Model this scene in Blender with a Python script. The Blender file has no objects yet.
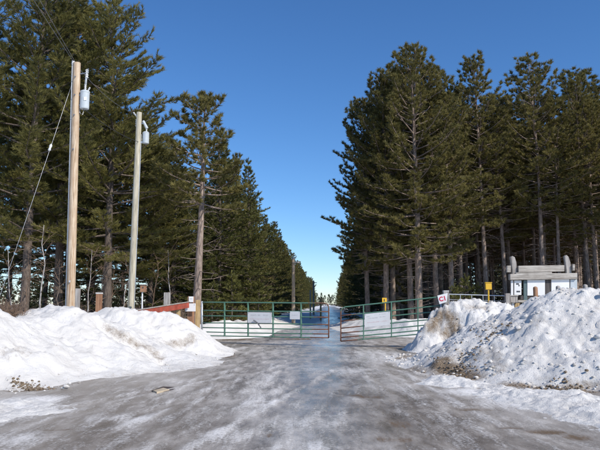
import bpy, math, random
import numpy as np
from mathutils import Vector, Matrix, Euler
R = math.radians
scene = bpy.context.scene
COL = scene.collection

# ------------------------------------------------------------------ camera
FPX, EYE, PITCH = 643.0, 1.5, R(7.0)
cam_d = bpy.data.cameras.new('camera')
cam = bpy.data.objects.new('camera', cam_d)
COL.objects.link(cam)
cam.location = (0, 0, EYE)
cam.rotation_euler = (R(90) + PITCH, 0, 0)
cam_d.sensor_width = 36.0
cam_d.lens = 36.0 * FPX / 600.0
cam_d.clip_start = 0.1
cam_d.clip_end = 5000
scene.camera = cam

# ------------------------------------------------------------------ sky, sun, exposure
SUN_AZ, SUN_EL = R(48), R(40)          # azimuth: from straight behind the camera towards its right
TOSUN = Vector((math.sin(SUN_AZ) * math.cos(SUN_EL), -math.cos(SUN_AZ) * math.cos(SUN_EL), math.sin(SUN_EL)))
world = bpy.data.worlds.new("World")
scene.world = world
world.use_nodes = True
wn = world.node_tree
wn.nodes.clear()
wo = wn.nodes.new('ShaderNodeOutputWorld')
wb = wn.nodes.new('ShaderNodeBackground')
sky = wn.nodes.new('ShaderNodeTexSky')
sky.sky_type = 'NISHITA'
sky.sun_disc = False
sky.sun_elevation = SUN_EL
sky.sun_rotation = math.atan2(TOSUN.x, TOSUN.y)
sky.altitude = 400
sky.air_density = 1.0
sky.dust_density = 0.0
sky.ozone_density = 8.0
wb.inputs['Strength'].default_value = 0.135
hs = wn.nodes.new('ShaderNodeHueSaturation')
hs.inputs['Saturation'].default_value = 1.10
hs.inputs['Hue'].default_value = 0.502
wn.links.new(sky.outputs[0], hs.inputs['Color'])
wn.links.new(hs.outputs[0], wb.inputs['Color'])
wn.links.new(wb.outputs[0], wo.inputs['Surface'])

sun_d = bpy.data.lights.new('sun', 'SUN')
sun_d.energy = 4.3
sun_d.angle = R(0.53)
sun_d.color = (1.0, 0.94, 0.845)
sun = bpy.data.objects.new('sun', sun_d)
COL.objects.link(sun)
sun.rotation_euler = TOSUN.to_track_quat('Z', 'Y').to_euler()
sun.location = (20, -20, 40)

scene.view_settings.view_transform = 'Standard'
scene.view_settings.look = 'None'
scene.view_settings.exposure = 0.12
scene.view_settings.gamma = 1.0
scene.render.film_transparent = False
scene.cycles.max_bounces = 6
scene.cycles.diffuse_bounces = 3
scene.cycles.glossy_bounces = 3

# ------------------------------------------------------------------ measuring helpers
SP, CP = math.sin(PITCH), math.cos(PITCH)
def W(px, py, Y):
    """world point seen at photo pixel px,py whose distance along the road is Y"""
    a, b = px - 300.0, 225.0 - py
    dx, dy, dz = a, FPX * CP - b * SP, FPX * SP + b * CP
    s = Y / dy
    return Vector((dx * s, Y, EYE + dz * s))
def G(px, py, z=0.0):
    a, b = px - 300.0, 225.0 - py
    dx, dy, dz = a, FPX * CP - b * SP, FPX * SP + b * CP
    s = (z - EYE) / dz
    return Vector((dx * s, dy * s, z))
def axis(Y):                            # centre line of the road
    return 0.25 + 0.0435 * Y

# ------------------------------------------------------------------ numpy noise
def _hash(ix, iy, seed):
    h = (ix.astype(np.int64) * 374761393 + iy.astype(np.int64) * 668265263 + seed * 1274126177) & 0xffffffff
    h = ((h ^ (h >> 13)) * 1274126177) & 0xffffffff
    return ((h ^ (h >> 16)) & 0xffff) / 65535.0
def vnoise(x, y, seed=0):
    ix, iy = np.floor(x), np.floor(y)
    fx, fy = x - ix, y - iy
    fx = fx * fx * (3 - 2 * fx); fy = fy * fy * (3 - 2 * fy)
    a, b = _hash(ix, iy, seed), _hash(ix + 1, iy, seed)
    c, d = _hash(ix, iy + 1, seed), _hash(ix + 1, iy + 1, seed)
    return (a * (1 - fx) + b * fx) * (1 - fy) + (c * (1 - fx) + d * fx) * fy
def fbm(x, y, seed=0, octaves=5, gain=0.5):
    t, a, s = np.zeros_like(x), 1.0, 0.0
    ca, sa = math.cos(0.6), math.sin(0.6)
    for k in range(octaves):
        t += a * vnoise(x, y, seed + k * 17)
        s += a; a *= gain
        x, y = (ca * x - sa * y) * 2.03 + 5.1, (sa * x + ca * y) * 2.03 + 1.7
    return t / s
def billow(x, y, seed=0, octaves=4, gain=0.5):
    t, a, s = np.zeros_like(x), 1.0, 0.0
    ca, sa = math.cos(0.9), math.sin(0.9)
    for k in range(octaves):
        t += a * np.abs(2 * vnoise(x, y, seed + k * 31) - 1)
        s += a; a *= gain
        x, y = (ca * x - sa * y) * 2.1 + 3.3, (sa * x + ca * y) * 2.1 + 9.7
    return t / s
def sstep(e0, e1, x):
    t = np.clip((x - e0) / (e1 - e0), 0, 1)
    return t * t * (3 - 2 * t)

# ------------------------------------------------------------------ materials
MATS = {}
def new_mat(name):
    m = bpy.data.materials.new(name)
    m.use_nodes = True
    nt = m.node_tree
    bs = nt.nodes['Principled BSDF']
    MATS[name] = m
    return m, nt, bs
def nd(nt, typ, **kw):
    n = nt.nodes.new(typ)
    for k, v in kw.items():
        if k in n.inputs.keys(): n.inputs[k].default_value = v
        else: setattr(n, k, v)
    return n
def noise(nt, vec, scale, detail=5, rough=0.55, dist=0.0):
    n = nd(nt, 'ShaderNodeTexNoise')
    n.inputs['Scale'].default_value = scale
    n.inputs['Detail'].default_value = detail
    n.inputs['Roughness'].default_value = rough
    n.inputs['Distortion'].default_value = dist
    if vec is not None: nt.links.new(vec, n.inputs['Vector'])
    return n.outputs['Fac']
def mapping(nt, vec, scale=(1, 1, 1), rot=(0, 0, 0)):
    n = nd(nt, 'ShaderNodeMapping')
    n.inputs['Scale'].default_value = scale
    n.inputs['Rotation'].default_value = rot
    nt.links.new(vec, n.inputs['Vector'])
    return n.outputs[0]
def ramp(nt, fac, stops, interp='LINEAR'):
    n = nd(nt, 'ShaderNodeValToRGB')
    cr = n.color_ramp
    cr.interpolation = interp
    while len(cr.elements) < len(stops): cr.elements.new(0.5)
    for e, (p, c) in zip(cr.elements, stops):
        e.position = p
        e.color = (c, c, c, 1) if isinstance(c, (int, float)) else (*c, 1)
    nt.links.new(fac, n.inputs[0])
    return n.outputs[0]
def mix(nt, fac, a, b, blend='MIX'):
    n = nd(nt, 'ShaderNodeMix', data_type='RGBA', blend_type=blend)
    for s, v in ((0, fac), (6, a), (7, b)):
        if isinstance(v, bpy.types.NodeSocket): nt.links.new(v, n.inputs[s])
        elif s == 0: n.inputs[0].default_value = v
        else: n.inputs[s].default_value = (*v, 1)
    return n.outputs[2]
def mth(nt, op, a, b=None, clamp=False):
    n = nd(nt, 'ShaderNodeMath', operation=op, use_clamp=clamp)
    for s, v in ((0, a), (1, b)):
        if v is None: continue
        if isinstance(v, bpy.types.NodeSocket): nt.links.new(v, n.inputs[s])
        else: n.inputs[s].default_value = v
    return n.outputs[0]
def attr(nt, name):
    return nd(nt, 'ShaderNodeAttribute', attribute_name=name).outputs['Fac']
def bump(nt, bs, h, strength=0.3, dist=0.02):
    n = nd(nt, 'ShaderNodeBump')
    n.inputs['Strength'].default_value = strength
    n.inputs['Distance'].default_value = dist
    nt.links.new(h, n.inputs['Height'])
    nt.links.new(n.outputs[0], bs.inputs['Normal'])
def wpos(nt): return nd(nt, 'ShaderNodeNewGeometry').outputs['Position']
def opos(nt): return nd(nt, 'ShaderNodeTexCoord').outputs['Object']
def setc(nt, bs, key, v):
    if isinstance(v, bpy.types.NodeSocket): nt.links.new(v, bs.inputs[key])
    elif isinstance(v, tuple): bs.inputs[key].default_value = (*v, 1)
    else: bs.inputs[key].default_value = v

def mat_snow():
    m, nt, bs = new_mat('snow')
    p = wpos(nt)
    n1 = noise(nt, p, 1.6, 6, 0.6)
    n2 = noise(nt, p, 9.0, 8, 0.65)
    n3 = noise(nt, p, 38.0, 6, 0.7)
    clean = mix(nt, ramp(nt, n1, [(0.35, 0.0), (0.7, 1.0)]), (0.84, 0.815, 0.775), (0.75, 0.715, 0.665))
    d = mth(nt, 'ADD', attr(nt, 'dirt_and_shade'), mth(nt, 'MULTIPLY', mth(nt, 'SUBTRACT', n2, 0.5), 0.9))
    d = mth(nt, 'ADD', d, mth(nt, 'MULTIPLY', mth(nt, 'SUBTRACT', n3, 0.5), 0.55))
    dm = ramp(nt, d, [(0.30, 0.0), (0.50, 0.35), (0.85, 1.0)])
    dcol = mix(nt, ramp(nt, n3, [(0.4, 0.0), (0.62, 1.0)]), (0.36, 0.275, 0.185), (0.13, 0.085, 0.05))
    col = mix(nt, dm, clean, dcol)
    setc(nt, bs, 'Base Color', col)
    setc(nt, bs, 'Roughness', 0.62)
    setc(nt, bs, 'Specular IOR Level', 0.3)
    n5 = noise(nt, p, 120.0, 3, 0.7)
    h = mth(nt, 'ADD', mth(nt, 'MULTIPLY', n2, 0.8), mth(nt, 'ADD', mth(nt, 'MULTIPLY', n3, 0.5), mth(nt, 'MULTIPLY', n5, 0.2)))
    bump(nt, bs, h, 0.8, 0.06)
    return m
def mat_ground():
    m, nt, bs = new_mat('forest_ground')
    p = wpos(nt)
    n1 = noise(nt, p, 0.45, 7, 0.62)
    n2 = noise(nt, p, 6.0, 6, 0.6)
    d = mth(nt, 'ADD', attr(nt, 'litter'), mth(nt, 'MULTIPLY', mth(nt, 'SUBTRACT', n1, 0.5), 2.2))
    dm = ramp(nt, d, [(0.40, 0.0), (0.56, 1.0)])
    lit = mix(nt, n2, (0.17, 0.095, 0.06), (0.09, 0.06, 0.042))
    col = mix(nt, dm, (0.83, 0.82, 0.81), lit)
    setc(nt, bs, 'Base Color', col)
    setc(nt, bs, 'Roughness', 0.8)
    bump(nt, bs, n2, 0.5, 0.08)
    return m
def mat_ice():
    m, nt, bs = new_mat('icy_road')
    p = wpos(nt)
    pa = mapping(nt, p, (1.0, 0.34, 1.0), (0, 0, R(-5)))
    pb = mapping(nt, p, (1.0, 0.13, 1.0), (0, 0, R(-9)))
    n1 = noise(nt, pa, 0.55, 8, 0.6, 0.3)
    n2 = noise(nt, pa, 3.2, 9, 0.68, 0.2)
    n3 = noise(nt, p, 26.0, 6, 0.7)
    n4 = noise(nt, pb, 4.6, 9, 0.72, 0.25)
    ng = noise(nt, p, 95.0, 3, 0.7)
    v = mth(nt, 'ADD', mth(nt, 'MULTIPLY', n1, 0.5), mth(nt, 'MULTIPLY', n2, 0.5))
    base = ramp(nt, v, [(0.37, (0.12, 0.096, 0.074)), (0.46, (0.25, 0.216, 0.182)), (0.54, (0.41, 0.372, 0.33)), (0.66, (0.64, 0.60, 0.55))])
    grit = ramp(nt, ng, [(0.36, 0.62), (0.5, 1.0)])
    base = mix(nt, 0.75, base, grit, 'MULTIPLY')
    fr = mth(nt, 'ADD', attr(nt, 'frost'), mth(nt, 'MULTIPLY', mth(nt, 'SUBTRACT', n4, 0.5), 1.75))
    fr = mth(nt, 'ADD', fr, mth(nt, 'MULTIPLY', mth(nt, 'SUBTRACT', n3, 0.5), 1.5))
    fm = ramp(nt, fr, [(0.22, 0.0), (0.62, 0.62), (1.0, 1.0)])
    col = mix(nt, fm, base, (0.80, 0.775, 0.74))
    di = mth(nt, 'ADD', attr(nt, 'dirt_and_shade'), mth(nt, 'MULTIPLY', mth(nt, 'SUBTRACT', n4, 0.5), 1.7))
    di = mth(nt, 'ADD', di, mth(nt, 'MULTIPLY', mth(nt, 'SUBTRACT', n3, 0.5), 0.9))
    dm = ramp(nt, di, [(0.36, 0.0), (0.7, 1.0)])
    dcol = mix(nt, n3, (0.07, 0.05, 0.035), (0.24, 0.17, 0.105))
    col = mix(nt, dm, col, dcol)
    setc(nt, bs, 'Base Color', col)
    rg = ramp(nt, n2, [(0.36, 0.22), (0.5, 0.42), (0.66, 0.62)])
    rg = mth(nt, 'ADD', rg, mth(nt, 'MULTIPLY', mth(nt, 'ADD', fm, dm), 0.35), True)
    gl = mth(nt, 'MULTIPLY', attr(nt, 'gloss'), ramp(nt, n1, [(0.36, 0.55), (0.6, 1.0)]))
    rg = mth(nt, 'MULTIPLY', rg, mth(nt, 'SUBTRACT', 1.0, mth(nt, 'MULTIPLY', gl, 0.55)))
    setc(nt, bs, 'Roughness', rg)
    setc(nt, bs, 'IOR', 1.33)
    h = mth(nt, 'ADD', mth(nt, 'MULTIPLY', n2, 0.8), mth(nt, 'ADD', mth(nt, 'MULTIPLY', n3, 0.3), mth(nt, 'MULTIPLY', fm, 0.35)))
    bump(nt, bs, h, 0.5, 0.035)
    setc(nt, bs, 'Specular IOR Level', 0.5)
    return m
def mat_foliage(name, dark, light):
    m, nt, bs = new_mat(name)
    oi = nd(nt, 'ShaderNodeObjectInfo').outputs['Random']
    t = attr(nt, 'tint')
    f = mth(nt, 'ADD', mth(nt, 'MULTIPLY', t, 0.8), mth(nt, 'MULTIPLY', oi, 0.3))
    col = ramp(nt, f, [(0.06, dark), (0.86, light)])
    setc(nt, bs, 'Base Color', col)
    setc(nt, bs, 'Roughness', 0.55)
    setc(nt, bs, 'Specular IOR Level', 0.25)
    tr = nd(nt, 'ShaderNodeBsdfTranslucent')
    nt.links.new(col, tr.inputs['Color'])
    mx = nd(nt, 'ShaderNodeMixShader')
    mx.inputs[0].default_value = 0.3
    nt.links.new(bs.outputs[0], mx.inputs[1]); nt.links.new(tr.outputs[0], mx.inputs[2])
    nt.links.new(mx.outputs[0], nt.nodes['Material Output'].inputs['Surface'])
    return m
def mat_bark(name, a, b, c):
    m, nt, bs = new_mat(name)
    p = mapping(nt, opos(nt), (1, 1, 0.22))
    n1 = noise(nt, p, 16, 6, 0.65, 0.4)
    n2 = noise(nt, opos(nt), 1.3, 4, 0.6)
    col = ramp(nt, n1, [(0.36, c), (0.5, a), (0.68, b)])
    col = mix(nt, ramp(nt, n2, [(0.4, 0.0), (0.7, 0.7)]), col, c)
    setc(nt, bs, 'Base Color', col)
    setc(nt, bs, 'Roughness', 0.9)
    bump(nt, bs, n1, 0.8, 0.04)
    return m
def mat_wood(name, a, b, c, sc=14, vert=True, rough=0.8):
    m, nt, bs = new_mat(name)
    p = mapping(nt, opos(nt), (1, 1, 0.06) if vert else (0.06, 1, 1))
    n1 = noise(nt, p, sc, 7, 0.65, 0.2)
    n2 = noise(nt, opos(nt), 2.2, 5, 0.6)
    col = ramp(nt, n1, [(0.34, c), (0.48, a), (0.66, b)])
    col = mix(nt, ramp(nt, n2, [(0.45, 0.0), (0.75, 0.55)]), col, c)
    ck = noise(nt, mapping(nt, opos(nt), (1, 1, 0.03) if vert else (0.03, 1, 1)), sc * 2.6, 4, 0.6, 0.1)
    col = mix(nt, ramp(nt, ck, [(0.33, 0.85), (0.40, 0.0)]), col, tuple(x * 0.3 for x in c))
    setc(nt, bs, 'Base Color', col)
    setc(nt, bs, 'Roughness', rough)
    bump(nt, bs, n1, 0.5, 0.008)
    return m
def mat_plain(name, col, rough=0.5, metal=0.0, var=0.15, sc=8.0, bmp=0.15, grime=None):
    m, nt, bs = new_mat(name)
    n = noise(nt, opos(nt), sc, 6, 0.62)
    dk = tuple(x * (1 - var) for x in col); lt = tuple(min(1, x * (1 + var * 0.6)) for x in col)
    c = ramp(nt, n, [(0.35, dk), (0.65, lt)])
    if grime:
        g = noise(nt, mapping(nt, opos(nt), (1, 1, 0.3)), sc * 0.6, 6, 0.7)
        c = mix(nt, ramp(nt, g, [(0.52, 0.0), (0.72, 0.7)]), c, grime)
    setc(nt, bs, 'Base Color', c)
    setc(nt, bs, 'Roughness', rough)
    setc(nt, bs, 'Metallic', metal)
    bump(nt, bs, n, bmp, 0.004)
    return m
def mat_gate():
    m, nt, bs = new_mat('gate_paint')
    n = noise(nt, opos(nt), 9, 6, 0.65)
    n2 = noise(nt, opos(nt), 40, 5, 0.65)
    r = mth(nt, 'ADD', attr(nt, 'rust'), mth(nt, 'MULTIPLY', mth(nt, 'SUBTRACT', n, 0.5), 0.9))
    r = mth(nt, 'ADD', r, mth(nt, 'MULTIPLY', mth(nt, 'SUBTRACT', n2, 0.5), 0.4))
    rm = ramp(nt, r, [(0.40, 0.0), (0.55, 1.0)])
    g = mix(nt, n, (0.075, 0.18, 0.12), (0.135, 0.27, 0.19))
    ru = ramp(nt, n2, [(0.35, (0.11, 0.045, 0.028)), (0.55, (0.20, 0.085, 0.05)), (0.75, (0.31, 0.19, 0.11))])
    setc(nt, bs, 'Base Color', mix(nt, rm, g, ru))
    setc(nt, bs, 'Roughness', mth(nt, 'ADD', mth(nt, 'MULTIPLY', rm, 0.4), 0.4))
    return m
mat_snow(); mat_ground(); mat_ice(); mat_gate()
mat_foliage('red_pine_needles', (0.042, 0.048, 0.015), (0.27, 0.228, 0.072))
mat_foliage('white_pine_needles', (0.048, 0.054, 0.016), (0.265, 0.235, 0.07))
mat_foliage('fir_needles', (0.036, 0.05, 0.015), (0.20, 0.19, 0.055))
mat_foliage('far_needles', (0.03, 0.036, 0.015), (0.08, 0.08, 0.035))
mat_bark('red_pine_bark', (0.31, 0.235, 0.19), (0.48, 0.39, 0.325), (0.125, 0.09, 0.07))
mat_bark('dark_bark', (0.13, 0.10, 0.08), (0.24, 0.19, 0.155), (0.055, 0.042, 0.034))
mat_bark('pale_bark', (0.52, 0.48, 0.44), (0.72, 0.69, 0.65), (0.12, 0.10, 0.09))
mat_bark('twig_bark', (0.20, 0.13, 0.085), (0.32, 0.22, 0.14), (0.11, 0.07, 0.05))
mat_wood('pole_wood', (0.52, 0.39, 0.26), (0.68, 0.56, 0.42), (0.33, 0.19, 0.10), 18)
mat_wood('pale_pole_wood', (0.48, 0.43, 0.32), (0.60, 0.55, 0.43), (0.30, 0.27, 0.19), 18)
mat_wood('grey_wood', (0.36, 0.33, 0.30), (0.52, 0.49, 0.45), (0.19, 0.165, 0.145), 16)
mat_wood('grey_beam_wood', (0.42, 0.38, 0.33), (0.58, 0.54, 0.48), (0.20, 0.17, 0.14), 16, False)
mat_wood('yellow_wood', (0.50, 0.36, 0.17), (0.62, 0.47, 0.26), (0.28, 0.17, 0.075), 16)
mat_wood('brown_wood', (0.34, 0.17, 0.09), (0.46, 0.26, 0.15), (0.17, 0.085, 0.05), 16)
mat_wood('dark_wood_and_shade', (0.075, 0.065, 0.06), (0.12, 0.105, 0.095), (0.03, 0.027, 0.025), 16)  # dark rail wood, also painted shade on one signboard panel side
mat_plain('red_paint', (0.36, 0.065, 0.035), 0.55, 0, 0.3, 6, 0.2, (0.24, 0.11, 0.08))
mat_plain('white_paint', (0.80, 0.79, 0.77), 0.5, 0, 0.04, 5, 0.1, (0.70, 0.68, 0.64))
mat_plain('galvanised', (0.62, 0.64, 0.66), 0.42, 0.35, 0.15, 20)
mat_plain('transformer_grey', (0.50, 0.54, 0.56), 0.38, 0.0, 0.1, 7, 0.1, (0.36, 0.36, 0.34))
mat_plain('porcelain', (0.62, 0.62, 0.60), 0.2, 0, 0.06)
mat_plain('steel', (0.34, 0.34, 0.35), 0.4, 0.8, 0.2)
mat_plain('black_rubber', (0.03, 0.03, 0.032), 0.6)
mat_plain('yellow_paint', (0.78, 0.46, 0.03), 0.45, 0, 0.1, 6, 0.1, (0.52, 0.30, 0.06))
mat_plain('red_ink', (0.62, 0.02, 0.06), 0.5, 0, 0.05)
mat_plain('faded_red_ink', (0.72, 0.46, 0.45), 0.6, 0, 0.15, 30)
mat_plain('faded_grey_ink', (0.48, 0.48, 0.47), 0.6, 0, 0.2, 30)
mat_plain('dark_ink', (0.05, 0.055, 0.06), 0.5, 0, 0.1)
mat_plain('tan_board', (0.50, 0.41, 0.29), 0.7, 0, 0.2, 10, 0.3)
mat_plain('wet_rust', (0.05, 0.028, 0.022), 0.45, 0, 0.4, 20, 0.5)
mat_plain('teal_side_shade', (0.10, 0.15, 0.15), 0.5, 0, 0.15)  # dark tone for a panel side turned away from the sun
M = MATS

# ------------------------------------------------------------------ mesh builder
class MB:
    def __init__(s): s.v, s.f, s.a = [], [], []
    def add(s, vs, fs, a=0.0):
        o = len(s.v)
        s.v += [tuple(p) for p in vs]
        s.f += [tuple(i + o for i in f) for f in fs]
        s.a += list(a) if hasattr(a, '__len__') else [a] * len(vs)
        return s
    def box(s, x0, x1, y0, y1, z0, z1):
        vs = [(x0, y0, z0), (x1, y0, z0), (x1, y1, z0), (x0, y1, z0), (x0, y0, z1), (x1, y0, z1), (x1, y1, z1), (x0, y1, z1)]
        return s.add(vs, [(0, 3, 2, 1), (4, 5, 6, 7), (0, 1, 5, 4), (1, 2, 6, 5), (2, 3, 7, 6), (3, 0, 4, 7)])
    def bar(s, p, q, w, h, up=(0, 0, 1)):
        """rectangular bar from p to q; w sideways, h along up"""
        p, q = Vector(p), Vector(q)
        d = (q - p).normalized()
        sd = d.cross(Vector(up))
        if sd.length < 1e-4: sd = d.cross(Vector((0, 1, 0)))
        sd.normalize(); u = sd.cross(d).normalized()
        vs = [c + sd * (a * w / 2) + u * (b * h / 2) for c in (p, q) for a, b in ((-1, -1), (1, -1), (1, 1), (-1, 1))]
        return s.add(vs, [(0, 1, 2, 3), (7, 6, 5, 4), (0, 4, 5, 1), (1, 5, 6, 2), (2, 6, 7, 3), (3, 7, 4, 0)])
    def tube(s, pts, rad, n=8, att=None, cap=True):
        pts = [Vector(p) for p in pts]
        rad = rad if hasattr(rad, '__len__') else [rad] * len(pts)
        o = []
        u = None
        vs, aa = [], []
        for i, p in enumerate(pts):
            t = (pts[min(i + 1, len(pts) - 1)] - pts[max(i - 1, 0)]).normalized()
            if u is None:
                u = t.cross(Vector((0.31, 0.89, 0.33)));
                if u.length < 0.1: u = t.cross(Vector((1, 0, 0)))
            u = (u - t * u.dot(t)).normalized()
            w = t.cross(u)
            for k in range(n):
                a = 2 * math.pi * k / n
                vs.append(p + (u * math.cos(a) + w * math.sin(a)) * rad[i])
                aa.append(att[i] if att else 0.0)
        fs = []
        for i in range(len(pts) - 1):
            for k in range(n):
                fs.append((i * n + k, i * n + (k + 1) % n, (i + 1) * n + (k + 1) % n, (i + 1) * n + k))
        if cap:
            fs.append(tuple(range(n - 1, -1, -1)))
            fs.append(tuple((len(pts) - 1) * n + k for k in range(n)))
        return s.add(vs, fs, aa)
    def lathe(s, c, prof, n=16, up=(0, 0, 1)):
        c = Vector(c); z = Vector(up).normalized()
        x = z.orthogonal().normalized(); y = z.cross(x)
        vs = []
        for r, h in prof:
            for k in range(n):
                a = 2 * math.pi * k / n
                vs.append(c + (x * math.cos(a) + y * math.sin(a)) * r + z * h)
        fs = []
        for i in range(len(prof) - 1):
            for k in range(n):
                fs.append((i * n + k, i * n + (k + 1) % n, (i + 1) * n + (k + 1) % n, (i + 1) * n + k))
        fs.append(tuple(range(n - 1, -1, -1)))
        fs.append(tuple((len(prof) - 1) * n + k for k in range(n)))
        return s.add(vs, fs)
    def prism(s, poly, d):
        """poly: world points of the front outline; d: extrusion vector"""
        n = len(poly); d = Vector(d)
        vs = [Vector(p) for p in poly] + [Vector(p) + d for p in poly]
        return s.add(vs, [tuple(range(n)), tuple(range(2 * n - 1, n - 1, -1))] + [(i, i + n, (i + 1) % n + n, (i + 1) % n) for i in range(n)])
    def build(s, name, mat, parent=None, smooth=False, aname=None, bevel=0.0, origin=None):
        org = Vector(parent.location) if parent is not None and origin is None else (Vector(origin) if origin is not None else Vector((0, 0, 0)))
        if parent is not None and parent.parent is not None and origin is None:
            org = Vector(parent.parent.location) + Vector(parent.location)
        me = bpy.data.meshes.new(name)
        me.from_pydata([(Vector(p) - org) for p in s.v], [], s.f)
        me.materials.append(mat)
        if smooth: me.polygons.foreach_set('use_smooth', [True] * len(me.polygons))
        if aname:
            at = me.attributes.new(aname, 'FLOAT', 'POINT')
            at.data.foreach_set('value', s.a)
        me.validate(); me.update()
        import bmesh
        bm = bmesh.new(); bm.from_mesh(me)
        bmesh.ops.recalc_face_normals(bm, faces=bm.faces)
        bm.to_mesh(me); bm.free()
        o = bpy.data.objects.new(name, me)
        COL.objects.link(o)
        if parent is not None: o.parent = parent
        elif origin is not None: o.location = origin
        if bevel:
            b = o.modifiers.new('edge', 'BEVEL'); b.width = bevel; b.segments = 2; b.limit_method = 'ANGLE'
        return o
def tag(o, label=None, cat=None, group=None, kind=None):
    for k, v in (('label', label), ('category', cat), ('group', group), ('kind', kind)):
        if v: o[k] = v
    return o
def thing(name, label, cat, loc, group=None):
    o = bpy.data.objects.new(name, None)
    COL.objects.link(o)
    o.location = loc
    o.empty_display_size = 0.3
    return tag(o, label, cat, group)
def array_mesh(name, co, faces, mat, attrs=None, smooth=False):
    """co (n,3); faces (m,3) or (m,4) numpy"""
    me = bpy.data.meshes.new(name)
    k = faces.shape[1]
    me.vertices.add(len(co)); me.vertices.foreach_set('co', np.ascontiguousarray(co, dtype=np.float32).ravel())
    me.loops.add(faces.size); me.loops.foreach_set('vertex_index', np.ascontiguousarray(faces, dtype=np.int32).ravel())
    me.polygons.add(len(faces)); me.polygons.foreach_set('loop_start', np.arange(0, faces.size, k, dtype=np.int32))
    me.polygons.foreach_set('loop_total', np.full(len(faces), k, dtype=np.int32))
    if smooth: me.polygons.foreach_set('use_smooth', np.ones(len(faces), dtype=bool))
    me.materials.append(mat)
    for n, v in (attrs or {}).items():
        at = me.attributes.new(n, 'FLOAT', 'POINT'); at.data.foreach_set('value', np.ascontiguousarray(v, dtype=np.float32))
    me.update(calc_edges=True); me.validate()
    return me
def link(name, me, parent=None, loc=None):
    o = bpy.data.objects.new(name, me); COL.objects.link(o)
    if parent is not None: o.parent = parent
    if loc is not None: o.location = loc
    return o
def grid_faces(nx, ny):
    i = np.arange(nx * ny).reshape(ny, nx)
    return np.stack([i[:-1, :-1].ravel(), i[:-1, 1:].ravel(), i[1:, 1:].ravel(), i[1:, :-1].ravel()], 1)

# ------------------------------------------------------------------ ground and road
def lines(lo, hi, a, b, step, far):
    near = np.arange(a, b + 1e-6, step)
    up = [b]; d = step
    while up[-1] < hi: d *= far; up.append(up[-1] + d)
    dn = [a]; d = step
    while dn[-1] > lo: d *= far; dn.append(dn[-1] - d)
    return np.concatenate([np.array(dn[1:][::-1]), near, np.array(up[1:])])
gx, gy = lines(-1800, 1800, -45, 55, 1.0, 1.35), lines(-60, 3000, 0, 130, 1.0, 1.35)
X, Y = np.meshgrid(gx, gy)
Zg = -0.03 + 0.10 * (fbm(X * 0.35, Y * 0.35, 3, 4) - 0.5) * sstep(24, 34, Y)
off = X - axis(Y)
Zg = np.where(np.abs(off) < 5, -0.06, Zg)
litter = np.maximum(sstep(6.0, 9.5, -off) * sstep(30, 44, Y), sstep(4.5, 8, off) * sstep(38, 46, Y)) * 0.82
litter = np.maximum(litter, sstep(6, 9, off) * sstep(42, 48, Y) * 1.6)
litter = np.maximum(litter, sstep(8, 14, np.abs(off)) * sstep(26, 33, Y) * 0.6)
me = array_mesh('ground', np.stack([X.ravel(), Y.ravel(), Zg.ravel()], 1), grid_faces(len(gx), len(gy)), M['forest_ground'], {'litter': litter.ravel()}, True)
tag(link('ground', me), kind='structure')

def blob(X, Y, px, py, rx, ry, ang=0.0):
    g = G(px, py)
    sx, sy = rx * g.y / FPX, ry * g.y * g.y / (EYE * FPX)
    dx, dy = X - g.x, Y - g.y
    if ang:
        c, s = math.cos(ang), math.sin(ang)
        dx, dy = c * dx + s * dy, -s * dx + c * dy
    return np.exp(-((dx / sx) ** 2 + (dy / sy) ** 2))
ry_ = lines(-4, 420, 3, 30, 0.11, 1.02)
ru = np.linspace(-1, 1, 170)
U, RY = np.meshgrid(ru, ry_)
hwL = 10.5 - 7.4 * sstep(24, 30, RY)
hwR = 10.5 - 7.0 * sstep(24, 31, RY)
RX = axis(RY) + np.where(U < 0, U * hwL, U * hwR)
frost = np.full_like(RX, 0.20)
gloss = np.exp(-((RX - axis(RY) + 0.05) / 1.15) ** 2) * sstep(5.5, 8, RY)
frost -= 0.14 * gloss
dirt_and_shade = np.zeros_like(RX)  # road dirt, plus the left gate's cast shadow painted in
for b in ((10, 410, 45, 14), (40, 402, 30, 6), (530, 403, 55, 8), (470, 393, 26, 4), (585, 418, 30, 10), (390, 357, 48, 9), (350, 372, 30, 5), (430, 375, 22, 5),
          (300, 425, 40, 8), (230, 436, 50, 9), (265, 385, 22, 26), (20, 440, 60, 8), (130, 420, 60, 5), (310, 450, 60, 10)):
    frost = np.maximum(frost, (0.98 if b[1] < 420 and (b[0] < 50 or b[0] > 460) else 0.50) * blob(RX, RY, *b))
for b in ((28, 389, 24, 3.0), (456, 377, 28, 6), (372, 397, 20, 2.2), (400, 424, 16, 6), (217, 357, 20, 3), (425, 352, 14, 3), (545, 392, 48, 4.0), (475, 410, 22, 1.6),
          (545, 432, 26, 3), (580, 438, 22, 4), (355, 396, 8, 1.5), (235, 339.5, 30, 2.0), (150, 363, 16, 1.2), (120, 366, 14, 1.0), (510, 428, 16, 1.5), (75, 378, 14, 1.0),  # the wide thin blob below the left gate is its shadow, painted dark
          (270, 437, 10, 3), (400, 440, 30, 4), (60, 430, 20, 1.5), (300, 339, 30, 1.3)):  # closing blob: gate shadow towards the free end, painted too
    dirt_and_shade = np.maximum(dirt_and_shade, (1.0 if b[0] > 420 and b[1] < 400 or b[0] < 40 else 0.72) * blob(RX, RY, *b))
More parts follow.
